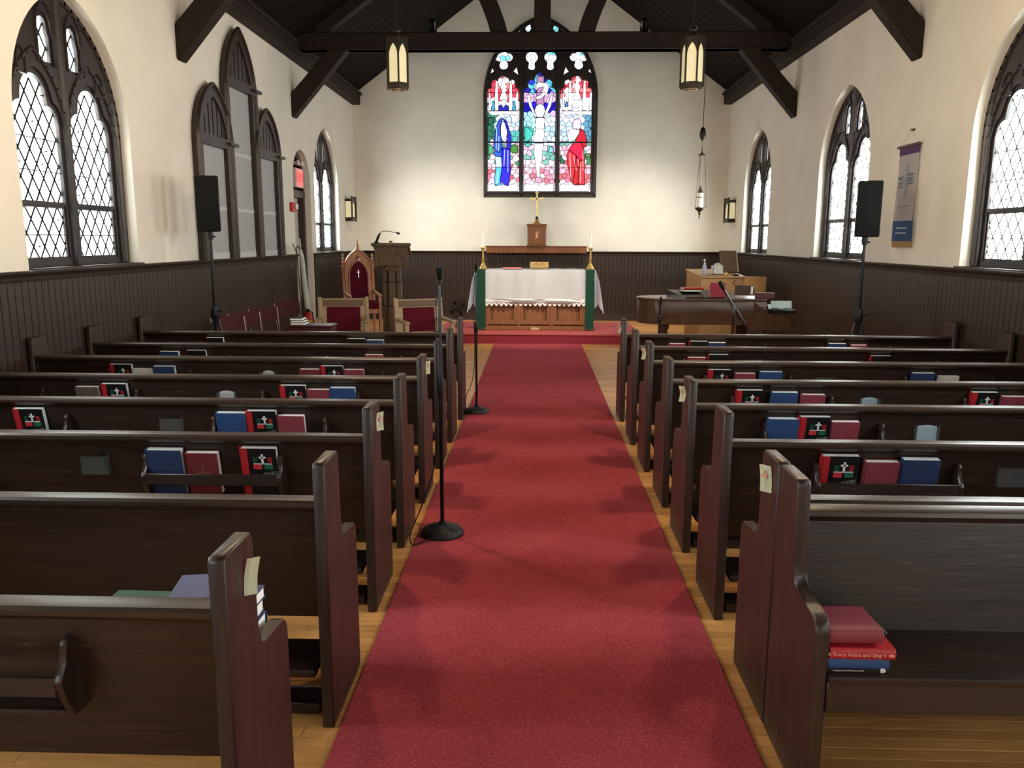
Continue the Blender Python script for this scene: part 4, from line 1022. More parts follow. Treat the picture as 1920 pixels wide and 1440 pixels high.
# ------------------------------------------------------------------ hanging lanterns
def lantern(x, y, label, lit):
    t = thing('pendant_lantern', label, 'lantern', (x, y, 3.36), 0, 'hanging lanterns')
    R = .128; n = 6; rot = PI / 6 + .25
    V = [(R * math.cos(rot + i * PI / 3), R * math.sin(rot + i * PI / 3)) for i in range(n)]
    g = mat('lantern_glass_lit', S(255, 216, 150), .4, emit=9.0) if lit else mat('lantern_glass', S(228, 216, 176), .35, emit=.14)
    z0, z1 = .075, .50
    for i in range(n):
        a, b = Vector((*V[i], 0)), Vector((*V[(i + 1) % n], 0)); c_ = (a + b) / 2; ux = (b - a).normalized(); L = (b - a).length; nrm = c_.normalized()
        f = lambda u, v, d_: tuple(c_ + ux * u + nrm * (-d_) + Vector((0, 0, v)))
        pn = arch(0, L / 2 - .012, z0, .36, .13, 6)
        m = M(); m.plate(pn, [], f, .008, .011); m.build('glass_pane', g, t, False)
        m = M(); m.plate([(-L / 2, z0 - .01), (L / 2, z0 - .01), (L / 2, z1 + .02), (-L / 2, z1 + .02)], [pn], f, .0, .008); m.build('side_frame', BRONZE, t, False)
        m = M(); m.tube([V[i] + (.03,), V[i] + (.53,)], .009, 6); m.build('corner_post', BRONZE, t)
    m = M(); m.prism([(p[0] * 1.04, p[1] * 1.04) for p in V], .03, .075, 'z'); m.prism([(p[0] * .8, p[1] * .8) for p in V], .005, .03, 'z'); m.lathe([(.06, -.012), (.075, .01)], 12)
    for i in range(n):
        a, b = V[i], V[(i + 1) % n]
        for k in range(5):
            q = (k + .5) / 5; m.lathe([(.008, 0), (.006, -.016), (.001, -.024)], 6, at=(a[0] + (b[0] - a[0]) * q, a[1] + (b[1] - a[1]) * q, .03))
    m.build('bottom_ring', BRONZE, t)
    m = M(); m.prism([(p[0] * 1.04, p[1] * 1.04) for p in V], .50, .545, 'z')
    for i in range(n):
        a, b = V[i], V[(i + 1) % n]
        for k in range(4):
            q = (k + .5) / 4; m.box(a[0] + (b[0] - a[0]) * q - .008, a[0] + (b[0] - a[0]) * q + .008, a[1] + (b[1] - a[1]) * q - .008, a[1] + (b[1] - a[1]) * q + .008, .545, .56)
    m.build('top_ring', BRONZE, t)
    m = M(); m.lathe([(.10, .545), (.05, .58), (.025, .62), (.035, .64), (.015, .66)], 12)
    for k in range(4):
        a = k * PI / 2 + .4; m.tube([(.02 * math.cos(a), .02 * math.sin(a), .62), (.06 * math.cos(a), .06 * math.sin(a), .67), (.075 * math.cos(a), .075 * math.sin(a), .66)], .006, 6)
    m.build('crown', BRONZE, t)
    m = M(); zt = APEX - (APEX - EAVE) / abs(XL - CX) * abs(x - CX) - 3.36 - .03; z = .66; k = 0
    while z < zt - .02:
        m.tube([(math.cos(q) * .010 * (k % 2), math.cos(q) * .010 * (1 - k % 2), z + .02 + math.sin(q) * .022) for q in [j * PI / 4 for j in range(8)]], .0025, 5, closed=True); z += .034; k += 1
    m.build('chain', BRONZE, t)
    m = M(); m.lathe([(.045, zt - .03), (.05, zt + .03)], 12); m.build('ceiling_rose', BRONZE, t)
    if True:
        ld = bpy.data.lights.new('lantern_bulb', 'POINT'); ld.energy = LANTERN_W if lit else DIM_LANTERN_W; ld.color = (1.0, .76, .50); ld.shadow_soft_size = .10
        lo = bpy.data.objects.new('lantern_bulb', ld); COL.objects.link(lo); lo.parent = t; lo.location = (0, 0, -.20)
lantern(-1.585, 9.5, 'hexagonal bronze lantern with cream glass hanging left of the stained glass', False)
lantern(1.73, 9.5, 'hexagonal bronze lantern with cream glass hanging right of the stained glass', False)
lantern(-1.60, 5.35, 'lit hexagonal lantern hanging above the near left pews, out of frame', True)
lantern(1.75, 5.35, 'lit hexagonal lantern hanging above the near right pews, out of frame', True)
# accent spotlights on the tie beam
def beam_spot(x, aim, label, y=13.05, w=SPOT_W, ang=60):
    t = thing('spotlight', label, 'spotlight', (x, y, 4.79), 0, 'spotlights on the truss')
    D = (Vector(aim) - Vector((x, y, 4.90))).normalized(); q = D.to_track_quat('Z', 'Y').to_matrix().to_4x4(); q.translation = Vector((0, 0, .11))
    m = M(); m.lathe([(.03, -.13), (.05, -.12), (.055, .06), (.06, .065), (.06, .08)], 16, T=q); m.build('housing', BLACKM, t)
    m = M(); m.lathe([(.05, .081), (.05, .083)], 16, T=q); m.build('lens', mat('spot_lens', S(255, 240, 215), .3, emit=4.0), t)
    m = M(); m.box(-.065, -.055, -.012, .012, 0, .12); m.box(.055, .065, -.012, .012, 0, .12); m.box(-.065, .065, -.03, .03, -.01, .01); m.build('bracket', BLACKM, t)
    ld = bpy.data.lights.new('spot_beam', 'SPOT'); ld.energy = w; ld.color = (1, .93, .80); ld.spot_size = RAD(ang); ld.spot_blend = 1.0; ld.shadow_soft_size = .05
    lo = bpy.data.objects.new('spot_beam', ld); COL.objects.link(lo); lo.parent = t; lo.location = Vector((0, 0, .11)) + D * .10; lo.rotation_euler = D.to_track_quat('-Z', 'Y').to_euler()
beam_spot(1.62, (1.95, 16.6, 1.15), 'small black spotlight on top of the tie beam right of centre')
beam_spot(-1.62, (-1.85, 16.6, 1.15), 'small black spotlight on top of the tie beam left of centre')

beam_spot(1.5, (.25, 13.9, .7), 'unseen altar spotlight added right of centre on the middle truss, above the frame', 9.04, ALTAR_FILL_W, 34)  # unseen pair, added as frontal light for the altar cloth
beam_spot(-1.4, (-.25, 13.9, .7), 'unseen altar spotlight added left of centre on the middle truss, above the frame', 9.04, ALTAR_FILL_W, 34)
# wall sconces
def sconce(f, u, label, s):
    t = thing('wall_lantern', label, 'sconce', f(u, 2.06, 0), 0, 'wall lanterns')
    base = Vector(f(u, 2.06, 0)); F = lambda a, b, d_: tuple(Vector(f(u + a, 2.06 + b, d_)) - base)
    w, h = .17, .46; pn = arch(0, .115, .07, .24, .12, 6)
    m = M(); m.plate([(-w, .0), (w, .0), (w, h - .03), (-w, h - .03)], [pn], F, -.14, -.13); m.build('front_frame', BRONZE, t, False)
    m = M(); m.plate(arch(0, .12, .065, .24, .125, 6), [], F, -.13, -.125); m.build('front_glass', mat('lantern_glass', S(228, 216, 176), .35, emit=.14), t, False)
    m = M()
    for a in (-w, w): m.plate([(a - .014, -.02), (a + .014, -.02), (a + .014, h + .01), (a - .014, h + .01)], [], F, -.155, -.125)
    for i in range(5): m.plate([(-w + .03 + i * .065, h - .03), (-w + .06 + i * .065, h - .03), (-w + .06 + i * .065, h), (-w + .03 + i * .065, h)], [], F, -.145, -.13)
    m.plate([(-w, -.01), (w, -.01), (w, .06), (-w, .06)], [], F, -.15, -.01); m.plate([(-w, h - .09), (w, h - .09), (w, h - .04), (-w, h - .04)], [], F, -.148, -.01)
    m.build('posts', BRONZE, t, False)
    m = M(); m.plate([(-w, .0), (w, .0), (w, h - .04), (-w, h - .04)], [], F, -.012, 0); m.build('back_plate', BRONZE, t, False)
    for a in (-w + .004, w - .004):
        m = M(); m.plate([(a - .003, .06), (a + .003, .06), (a + .003, h - .09), (a - .003, h - .09)], [], F, -.125, -.012); m.build('side_glass', mat('lantern_glass', S(228, 216, 176), .35, emit=.14), t, False)
sconce(mL, 16.32, 'bronze wall lantern near the back corner of the left wall', -1)
sconce(mR, 16.48, 'bronze wall lantern near the back corner of the right wall', 1)

# sanctuary lamp on its long chain
t = thing('sanctuary_lamp', 'hanging brass and glass sanctuary lamp right of the altar', 'lamp', (2.97, 15.0, 2.07))
m = M(); m.lathe([(.004, 0), (.012, .05), (.008, .07), (.025, .10), (.012, .12), (.05, .16), (.085, .19), (.09, .205), (.06, .215)], 16)
for k in range(3):
    a = k * 2 * PI / 3; m.tube([(.08 * math.cos(a), .08 * math.sin(a), .2), (.115 * math.cos(a), .115 * math.sin(a), .215), (.115 * math.cos(a), .115 * math.sin(a), .24)], .006, 6)
m.build('bowl', BRONZE, t)
m = M(); m.lathe([(.058, .215), (.062, .26), (.062, .44), (.05, .475)], 16); m.build('glass_cylinder', mat('pale_glass', S(226, 226, 214), .1, spec=.8), t)
m = M(); m.lathe([(.064, .385), (.064, .40)], 16); m.lathe([(.052, .47), (.045, .50), (.02, .54), (.012, .56), (.018, .575), (.004, .60)], 16); m.build('cap', BRONZE, t)
for k in range(3):
    a = k * 2 * PI / 3
    m = M(); m.tube([(.115 * math.cos(a), .115 * math.sin(a), .24), (.055 * math.cos(a), .055 * math.sin(a), 1.14)], .0045, 6); m.build('hanging_chain', BRONZE, t)
m = M(); m.lathe([(.065, 1.13), (.065, 1.145), (.02, 1.165), (.008, 1.20), (.006, 1.27)], 14); m.build('canopy', BRONZE, t)
m = M(); m.lathe([(.012, 1.38), (.045, 1.42), (.06, 1.48), (.058, 1.52), (.035, 1.60), (.008, 1.62)], 12); m.build('counterweight', BRONZE, t)
m = M(); m.tube([(0, 0, 1.26), (0, 0, 1.40)], .004, 6); m.tube([(0, 0, 1.6), (.0, 0, 5.25 - 2.07)], .006, 6); m.build('suspension_rod', BRONZE, t)

# ------------------------------------------------------------------ altar group
PZ = .172
al = thing('altar', 'carved red oak altar with three sunk panels on the red platform', 'altar', (-.005, 13.62, PZ))
m = M(); m.box(-.97, .97, 0.06, .70, .07, .98, bev=.006); m.build('body', OAKR, al)
m = M(); m.box(-1.02, 1.02, -.015, .74, 0, .075, bev=.008); m.build('plinth', OAKR, al)
m = M(); m.box(-1.0, 1.0, -.01, .74, .965, 1.012, bev=.008); m.build('mensa', OAKR, al)
for c in (-.56, 0.0, .56):
    m = M(); m.plate([(c - .27, .10), (c + .27, .10), (c + .27, .95), (c - .27, .95)], [[(c - .20, .17), (c + .20, .17), (c + .20, .88), (c - .20, .88)]], lambda u, v, d_: (u, d_, v), -.004, .065); fr = m.build('panel_frame', OAKR, al, False)
    m = M()
    for x in (c - .165, c + .165): m.tube([(x, .05, .18), (x, .05, .86)], .014, 6)
    m.build('panel_moulding', OAKR, fr)
for c in (-.84, -.28, .28, .84):
    m = M(); m.prism([(c - .035, .08), (c + .035, .08), (c + .025, .30), (c + .025, .95), (c - .025, .95), (c - .025, .30)], -.02, .01, 'y', bev=.003); m.build('buttress', OAKR, al)
m = M(); m.box(-.07, .07, -.03, -.014, .01, .05); p_ = m.build('name_plate', mat('pale_plate', S(186, 150, 120), .5), al)
cl_ = thing('altar_cloth', 'white linen altar cloth with lace edge', 'cloth', (-.005, 13.62, PZ + 1.012))
m = M(); m.grid(60, 3, lambda u, v: ((u - .5) * 2.04, -.02 + v * .77, .006 + .002 * math.sin(u * 40)), .003); m.build('top_sheet', LINEN, cl_)
def drop(u, v):
    x = -.86 + u * 1.72; r = v ** .7
    return (x, -.024 - r * (.018 + .020 * math.sin(x * 9 + 1) + .014 * math.sin(x * 21) + .006 * math.sin(x * 41 + v * 3)), .008 - v * .485)
m = M(); m.grid(110, 12, drop, .003); m.build('front_drop', LINEN, cl_)
for s in (-1, 1):
    def side(u, v, s=s):
        b = (u - .5); fold = math.sin(u * PI * 5) * .03 * v
        zz = .006 - v * (.55 + .17 * abs(b) * 2 * (1 if b < 0 else .9) + .03 * math.sin(u * PI * 4))
        return (s * (1.015 + .035 * math.sin(min(1, v * 3) * PI / 2) + .085 * v * (.6 - b) + fold), -.02 + u * .77 - .04 * v, zz)
    m = M(); m.grid(40, 12, side, .004); m.build('side_drop', LINEN, cl_)
sc = []; n = 21; holes = []
for i in range(n):
    a = -.86 + 1.72 * i / n; w = 1.72 / n
    for k in range(6):
        q = k / 6; sc.append((a + w * q, -.545 - .055 * math.sin(PI * q) ** .8))
    c0 = a + w / 2
    holes.append([(c0 + .012 * math.cos(j * PI / 3), -.548 + .012 * math.sin(j * PI / 3)) for j in range(6)])
    for dx in (-.026, .026): holes.append([(c0 + dx + .007 * math.cos(j * PI / 3), -.520 + .007 * math.sin(j * PI / 3)) for j in range(6)])
m = M(); m.plate([(-.86, -.472)] + sc + [(.86, -.545), (.86, -.472)], holes, lambda u, v, d_: (u, -.044 + d_ - .020 * math.sin(u * 9 + 1) - .014 * math.sin(u * 21), v), 0, .0025); m.build('lace_trim', LACE, cl_, False)
for s, nm in ((-1, 'left'), (1, 'right')):
    t = thing('altar_band', 'green silk band hanging over the %s end of the altar front' % nm, 'altar band', (-.005 + s * .917, 13.62, PZ), 0, 'green altar bands')
    m = M(); m.grid(6, 16, lambda u, v: ((u - .5) * .145, -.066 - .006 * math.sin(v * 5 + u * 4), 1.028 - v * .99), .003); m.build('front_hanging', GREENF, t)
    m = M(); m.box(-.0725, .0725, -.068, .45, 1.026, 1.030); m.build('top_lap', GREENF, t)
    m = M(); [m.box(-.07 + i * .014, -.062 + i * .014, -.070, -.066, .02, .042) for i in range(11)]; m.build('fringe', GREENF, t)
AZ = PZ + 1.012 + .012
for x, nm in ((-.91, 'left'), (.935, 'right')):
    t = thing('candlestick', 'brass altar candlestick with white candle at the %s end of the altar' % nm, 'candlestick', (x, 13.92, AZ + (.008)), 0, 'altar candlesticks')
    m = M()
    for k in range(3):
        a = k * 2 * PI / 3 - PI / 2; m.tube([(.07 * math.cos(a), .07 * math.sin(a), .010), (.035 * math.cos(a), .035 * math.sin(a), .05), (.0, 0, .09)], [.010, .013, .014], 8)
    m.lathe([(.060, 0), (.055, .018), (.026, .05), (.022, .09)], 16); m.build('foot', BRASS, t)
    m = M(); m.lathe([(.020, .08), (.028, .11), (.016, .125), (.034, .15), (.013, .17), (.012, .28), (.022, .29), (.014, .30), (.034, .325), (.04, .345), (.02, .35)], 16); m.build('stem', BRASS, t)
    m = M(); [m.lathe([(.005, .345), (.008, .365), (.001, .38)], 6, at=(.034 * math.cos(k * PI / 3), .034 * math.sin(k * PI / 3), 0)) for k in range(6)]; m.build('drip_crown', BRASS, t)
    m = M(); m.lathe([(.0145, .35), (.0145, .60), (.011, .605)], 12); m.build('candle', mat('white_wax', S(244, 242, 232), .5), t)
    m = M(); m.lathe([(.016, .60), (.017, .64), (.008, .645)], 10); m.build('candle_follower', mat('pale_wax', S(240, 236, 220), .4), t)
t = thing('missal_stand', 'brass missal stand on the middle of the altar', 'book stand', (.06, 13.95, AZ + .006))
q = Matrix.Rotation(RAD(-28), 4, 'X')
m = M(); m.box(-.16, .16, -.005, .005, .02, .13, bev=.002, T=q); m.build('desk', mat('old_brass', S(150, 122, 72), .4, .5), t)
m = M(); [m.box(x - .02, x + .02, -.0075, -.004, .09, .10, T=q) for x in (-.05, .05)]; m.box(-.11, .11, -.0075, -.004, .065, .07, T=q); m.build('pierced_ornament', mat('brass_shadow', S(90, 70, 30), .5, .5), t)  # solid bars; shade of the piercings put into their dark colour
m = M(); m.box(-.14, .14, -.03, -.01, 0, .025, bev=.003); m.box(-.13, .13, -.02, .09, 0, .01); m.build('stand_foot', mat('old_brass', S(150, 122, 72), .4, .5), t)
b = flat_book('altar_book', 'thin red and white book lying on the altar cloth', -.41, 13.88, AZ + .004, .33, .22, .022, mat('rose_cover', S(206, 120, 128), .6), group='altar books')
# gradine shelf, tabernacle, cross
t = thing('altar_shelf', 'long oak shelf on the wall behind the altar', 'shelf', (.005, 16.76, 1.42))
m = M(); m.box(-1.04, 1.04, 0, .24, .0, .13, bev=.004); m.build('shelf_body', OAKR, t)
m = M(); m.box(-1.06, 1.06, -.02, .25, .13, .145, bev=.004); m.build('shelf_top', OAKR, t)
for c in (-.68, 0, .68):
    m = M()
    for i in range(12): m.box(c - .22 + i * .038, c - .22 + i * .038 + .026, -.008, .0, .02 + (i % 2) * .01, .11, bev=.003)
    m.build('carved_panel', OAKR, t)
t = thing('tabernacle', 'small oak tabernacle with a gold monogram on the altar shelf', 'tabernacle', (.012, 16.70, 1.567))
m = M(); m.box(-.19, .19, .0, .29, .0, .41, bev=.004); m.build('cabinet', OAKR, t)
m = M(); m.prism([(-.2, .40), (.2, .40), (.215, .425), (.20, .445), (-.20, .445), (-.215, .425)], -.02, .30, 'y', bev=.003); m.build('cornice', OAKR, t)
m = M(); m.box(-.205, .205, -.012, .30, 0, .02, bev=.003); m.build('base_moulding', OAKR, t)
m = M(); m.box(-.125, .125, -.012, .002, .03, .39, bev=.005); dr = m.build('door', OAKR, t)
m = M(); m.box(-.006, .006, -.022, -.01, .17, .29); m.box(-.012, .012, -.022, -.01, .16, .172)
for a in (RAD(35), RAD(-35)): m.box(-.006, .006, -.021, -.01, -.055, .055, T=Matrix.Translation((0, 0, .215)) @ Matrix.Rotation(a, 4, 'Y'))
m.tube([(.006 + .02 * (1 - math.cos(q_)) * .5 + .008 * math.sin(q_ / 2), -.016, .27 + .018 * math.cos(q_)) for q_ in [j * PI / 5 for j in range(6)]], .005, 6); m.build('monogram', mat('gilt', S(240, 196, 150), .3, .7), dr, False)
t = thing('altar_cross', 'tall brass cross standing on the tabernacle', 'cross', (.012, 16.84, 2.013))
m = M(); m.lathe([(.07, 0), (.075, .02), (.05, .05), (.035, .075), (.045, .09), (.03, .10)], 6); m.build('cross_base', BRASS, t)
m = M(); m.lathe([(.02, .10), (.032, .125), (.02, .15)], 12); m.build('knop', BRONZE, t)
m = M(); m.box(-.019, .019, -.012, .012, .15, .62, bev=.004); m.box(-.115, .115, -.012, .012, .487, .527, bev=.004); m.build('cross_arms', mat('lit_brass', S(244, 226, 170), .3, .6), t)  # lit look of the cross put into a paler brass
m = M()
for (x, z, dx, dz) in ((0, .63, 0, 1), (-.125, .507, -1, 0), (.125, .507, 1, 0)):
    for (ox, oz) in ((dx * .022, dz * .022), (dz * .022, dx * .022), (-dz * .022, -dx * .022)):
        m.lathe([(.004, -.018), (.018, -.008), (.018, .008), (.004, .018)], 10, at=(0, 0, 0), T=Matrix.Translation((x + ox, 0, z + oz)) @ Matrix.Rotation(PI / 2, 4, 'X'))
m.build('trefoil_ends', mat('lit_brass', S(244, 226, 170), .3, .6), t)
# small floor fan
t = thing('floor_fan', 'small black floor fan left of the altar', 'fan', (-1.37, 14.1, PZ), .3)
m = M(); m.lathe([(.10, 0), (.10, .02), (.03, .04), (.02, .16)], 16); m.build('fan_base', BLACK, t)
m = M()
for r in (.03, .05, .07, .09, .11, .13, .15, .165): m.tube([(r * math.cos(q_), -.05 if r < .16 else -.03, .32 + r * math.sin(q_)) for q_ in [j * PI / 12 for j in range(24)]], .003, 6, closed=True)
for j in range(24): A_ = j * PI / 12; m.tube([(.03 * math.cos(A_), -.05, .32 + .03 * math.sin(A_)), (.165 * math.cos(A_), -.03, .32 + .165 * math.sin(A_)), (.15 * math.cos(A_), .05, .32 + .15 * math.sin(A_))], .0028, 4)
m.build('guard', BLACKM, t)
for j in range(4):
    a = j * PI / 2 + .3; m = M(); m.grid(1, 1, lambda u, v: (.02 * math.cos(a) + (.12 * u) * math.cos(a + .5 * v), .02 * v, .32 + .02 * math.sin(a) + .12 * u * math.sin(a + .5 * v)), .002); m.build('blade', BLACK, t, False)
m = M(); m.lathe([(.035, -.06), (.04, .0), (.05, .06), (.045, .10)], 14, T=Matrix.Translation((0, 0, .32)) @ Matrix.Rotation(-PI / 2, 4, 'X')); m.build('motor', BLACK, t)
# ------------------------------------------------------------------ lectern and chancel chairs
t = thing('lectern', 'carved dark oak lectern on a clustered column left of the altar', 'lectern', (-2.15, 12.0, 0), .10)
m = M(); m.prism([(-.05, 1.30), (.30, 1.30), (.30, 1.50), (-.05, 1.60)], -.22, .22, 'x', bev=.006); bx_ = m.build('desk_box', OAKD, t)
m = M(); m.prism([(-.25, 1.28), (-.235, 1.60), (.235, 1.60), (.25, 1.28), (.20, 1.28), (.19, 1.36), (.16, 1.44), (.10, 1.505), (0, 1.53), (-.10, 1.505), (-.16, 1.44), (-.19, 1.36), (-.20, 1.28)], -.075, -.045, 'y'); m.build('front_arch', OAKD, bx_)
m = M(); m.prism([(.185 * math.cos(a), 1.31 + .195 * math.sin(a)) for a in [i * PI / 12 for i in range(13)]], -.06, -.045, 'y')
for i in range(3):
    r = .04 + i * .035; m.tube([(r * math.cos(a), -.062, 1.385 + r * .8 * math.sin(a)) for a in [j * PI / 8 for j in range(16)]], .007, 6, closed=True)
for i in range(5):
    a = .35 + i * .6; m.tube([(.12 * math.cos(a), -.062, 1.33 + .12 * math.sin(a)), (.165 * math.cos(a + .1), -.062, 1.33 + .165 * math.sin(a + .1))], .007, 6)
m.build('carved_tympanum', CARVED, bx_)
m = M(); m.box(-.29, .29, -.10, -.03, 1.59, 1.64, bev=.008); [m.box(-.26 + i * .04, -.24 + i * .04, -.098, -.08, 1.572, 1.592) for i in range(14)]; m.build('top_moulding', OAKD, t)
m = M(); m.prism([(-.06, 1.605), (.36, 1.485), (.36, 1.505), (-.06, 1.636)], -.27, .27, 'x', bev=.004); m.build('reading_slope', OAKD, t)
m = M(); m.prism([(.03 * math.cos(a), 1.645 + .028 * math.sin(a)) for a in [i * PI / 8 for i in range(9)]], -.10, -.07, 'y'); m.build('crest', OAKD, t)
m = M(); m.box(-.11, .11, -.02, .22, 1.22, 1.31, bev=.012); m.build('capital', OAKD, t)
for (x, y) in ((0, -.03), (-.10, .02), (.10, .02), (-.10, .18), (.10, .18), (0, .22)):
    m = M(); w = .048 if x == 0 else .036
    for z0, z1, k in ((0, .70, 1.3), (.70, 1.06, 1.05), (1.06, 1.25, .95)): m.box(x - w * k, x + w * k, y - w * k, y + w * k, z0, z1, bev=.010)
    m.build('shaft', OAKD, t)
m = M(); m.box(-.07, .07, .03, .17, .1, 1.25); m.build('core', OAKD, t)
m = M(); m.box(-.24, .24, -.12, .32, 0, .08, bev=.015); m.build('lectern_foot', OAKD, t)
t = thing('gooseneck_microphone', 'black gooseneck microphone arching over the lectern', 'microphone', (-2.36, 11.95, 1.64))
m = M(); m.lathe([(.035, 0), (.03, .02), (.012, .03)], 12); m.tube([(0, 0, .02), (.03, 0, .09), (.055, 0, .14)], [.018, .02, .014], 8); m.build('mount', BLACK, t)
m = M(); wire(m, [(.05, 0, .13), (.09, 0, .165), (.17, -.01, .17), (.26, -.02, .155), (.31, -.03, .145)], .005); m.build('gooseneck', BLACKM, t)
m = M(); m.tube([(.30, -.03, .148), (.325, -.033, .142), (.355, -.037, .132)], [.008, .017, .012], 10); m.build('windscreen', BLACK, t)

def oak_chair(loc, rz, label):
    t = thing('oak_armchair', label, 'armchair', loc, rz, 'oak armchairs')
    w = .31
    for s in (-1, 1):
        m = M(); m.prism([(.20, 0), (.25, 0), (.245, .50), (.29, .93), (.24, .93), (.195, .50)], s * w - .024, s * w + .024, 'x', bev=.004); m.build('back_post', OAKC, t)
        m = M(); m.box(s * w - .026, s * w + .026, -.26, -.205, 0, .63, bev=.004); m.build('front_leg', OAKC, t)
        m = M(); m.prism([(.23, .675), (.23, .645), (0, .632), (-.29, .628), (-.30, .645), (-.27, .66), (0, .662)], s * w - .035, s * w + .035, 'x', bev=.006); m.build('arm', OAKC, t)
        m = M(); m.prism([(.205, .46), (.24, .47), (.268, .80), (.234, .80)], *sorted((s * (w - .02), s * (w - .10))), 'x'); m.build('back_stile', OAKC, t)
    m = M(); m.prism([(.236, .80), (.27, .80), (.283, .91), (.25, .91)], -w + .02, w - .02, 'x', bev=.003); r_ = m.build('top_rail', OAKC, t)
    m = M(); m.prism([(.226, .815), (.246, .815), (.258, .895), (.238, .895)], -w + .045, w - .045, 'x', bev=.003); m.build('carved_panel', CARVED, r_)
    m = M(); m.prism([(.190, .48), (.235, .48), (.262, .80), (.222, .80)], -w + .09, w - .09, 'x', bev=.012); m.build('back_cushion', VELVET, t)
    m = M(); m.box(-w + .02, w - .02, -.25, .23, .36, .42, bev=.004); m.build('seat_frame', OAKC, t)
    m = M(); m.box(-w + .03, w - .03, -.26, .22, .42, .475, bev=.02, seg=3); m.build('seat_cushion', VELVET, t)
    m = M(); m.box(-w, w, -.245, -.215, .12, .16, bev=.004); m.build('stretcher', OAKC, t)
oak_chair((-2.53, 10.45, 0), .20, 'pale oak armchair with burgundy back nearest the left wall')
oak_chair((-1.46, 10.45, 0), .45, 'pale oak armchair with burgundy back beside the aisle')

t = thing('bishop_chair', 'tall gothic wooden throne with pointed back and burgundy velvet', 'chair', (-3.02, 13.95, 0), .42)
Fy = lambda u, v, d_: (u, .26 + d_ + (v - .6) * .10, v)
m = M(); o1 = arch(0, .23, .56, 1.16, .34, 8); i1 = arch(0, .155, .62, 1.06, .25, 8); m.plate(o1, [i1, [(.045 * math.cos(a), 1.36 + .045 * math.sin(a)) for a in [j * PI / 6 for j in range(12)]]], Fy, 0, .05); bf = m.build('arched_back', THRONE, t, False)
m = M(); ar = arch(0, .24, 1.0, 1.16, .35, 8); rib(m, ar[1:] + ar[:1], Fy, .035, -.03, .01); ar2 = arch(0, .17, .62, 1.06, .265, 8); rib(m, ar2[1:] + ar2[:1], Fy, .025, -.022, .01)
for a in (0, PI / 2, PI, 3 * PI / 2): m.tube([Fy(.022 * math.cos(a) + .014 * math.cos(q_), 1.36 + .022 * math.sin(a) + .014 * math.sin(q_), -.004) for q_ in [j * PI / 4 for j in range(8)]], .005, 5, closed=True)
m.build('arch_moulding', THRONE, bf, False)
m = M(); m.plate(arch(0, .165, .60, 1.06, .26, 8), [], Fy, .012, .04); vb = m.build('velvet_back', VELVET, t, False)
m = M(); m.plate([(-.006, 1.02), (.006, 1.02), (.006, 1.16), (-.006, 1.16)], [], Fy, .004, .012); m.plate([(-.028, 1.11), (.028, 1.11), (.028, 1.122), (-.028, 1.122)], [], Fy, .004, .012); m.build('silver_cross', CHROME, vb, False)
m = M(); m.lathe([(.03, 0), (.045, .015), (.03, .03), (.035, .05), (.022, .09), (.026, .10), (.012, .16), (.016, .17), (.003, .235)], 10, at=(0, .35, 1.475)); m.build('finial', THRONE, t)
for s in (-1, 1):
    m = M(); m.prism([(.26, 0), (.30, 0), (.355, 1.20), (.315, 1.20), (.255, .5)], s * .26 - .022, s * .26 + .022, 'x', bev=.004); m.build('back_post', THRONE, t)
    m = M(); m.lathe([(.03, 0), (.034, .02), (.018, .05), (.03, .08), (.015, .12), (.024, .14), (.012, .18), (.022, .20), (.004, .25)], 10, at=(s * .26, .335, 1.20)); m.build('side_finial', THRONE, t)
    m = M(); m.prism([(.28, .80), (.28, .76), (0, .72), (-.22, .70), (-.24, .72), (-.20, .75), (0, .76)], s * .26 - .03, s * .26 + .03, 'x', bev=.006); m.build('arm', THRONE, t)
    m = M(); m.box(s * .26 - .025, s * .26 + .025, -.21, -.16, 0, .71, bev=.005); m.build('front_leg', THRONE, t)
m = M(); m.box(-.25, .25, -.20, .28, .42, .50, bev=.006); m.build('seat_frame', THRONE, t)
m = M(); m.box(-.24, .24, -.215, .26, .50, .63, bev=.03, seg=3); m.build('seat_cushion', VELVET, t)

# maroon stacking chairs along the left wall
def stack_chair(loc, rz, label):
    t = thing('stacking_chair', label, 'chair', loc, rz, 'maroon chairs along the left wall')
    m = M(); m.grid(8, 4, lambda u, v: ((u - .5) * .37, .20 + .03 * (1 - (2 * u - 1) ** 2) + .04 * v, .66 + v * .185), .028); m.build('back_pad', STACKC, t)
    m = M(); m.box(-.21, .21, -.21, .20, .42, .46, bev=.015, seg=2); m.build('seat', STACKC, t)
    for s in (-1, 1):
        m = M(); m.tube([(s * .215, .24, 0), (s * .215, .20, .43), (s * .215, .25, .83)], .012, 8); m.build('back_leg', mat('grey_steel', S(120, 104, 100), .4, .6), t)
        m = M(); m.tube([(s * .205, -.20, 0), (s * .205, -.19, .43)], .012, 8); m.build('front_leg', mat('grey_steel', S(120, 104, 100), .4, .6), t)
for i, (y, lb) in enumerate(((8.70, 'maroon chair by the left speaker stand, first along the wall'), (9.22, 'maroon chair along the left wall, second from the speaker'), (9.88, 'maroon chair along the left wall, third from the speaker'), (10.88, 'maroon chair along the left wall nearest the exit'))):
    stack_chair((-3.24, y, 0), PI / 2 - .60, lb)
t = thing('side_table', 'low dark red table with books beside the left oak armchair', 'table', (-2.72, 9.58, 0), .0)
m = M(); m.box(-.26, .30, -.16, .16, .655, .68, bev=.006); m.build('table_top', mat('dark_red_wood', S(66, 26, 30), .4), t)
m = M(); m.box(-.24, .28, -.14, .14, .58, .656); m.build('table_apron', mat('dark_red_wood', S(66, 26, 30), .4), t)
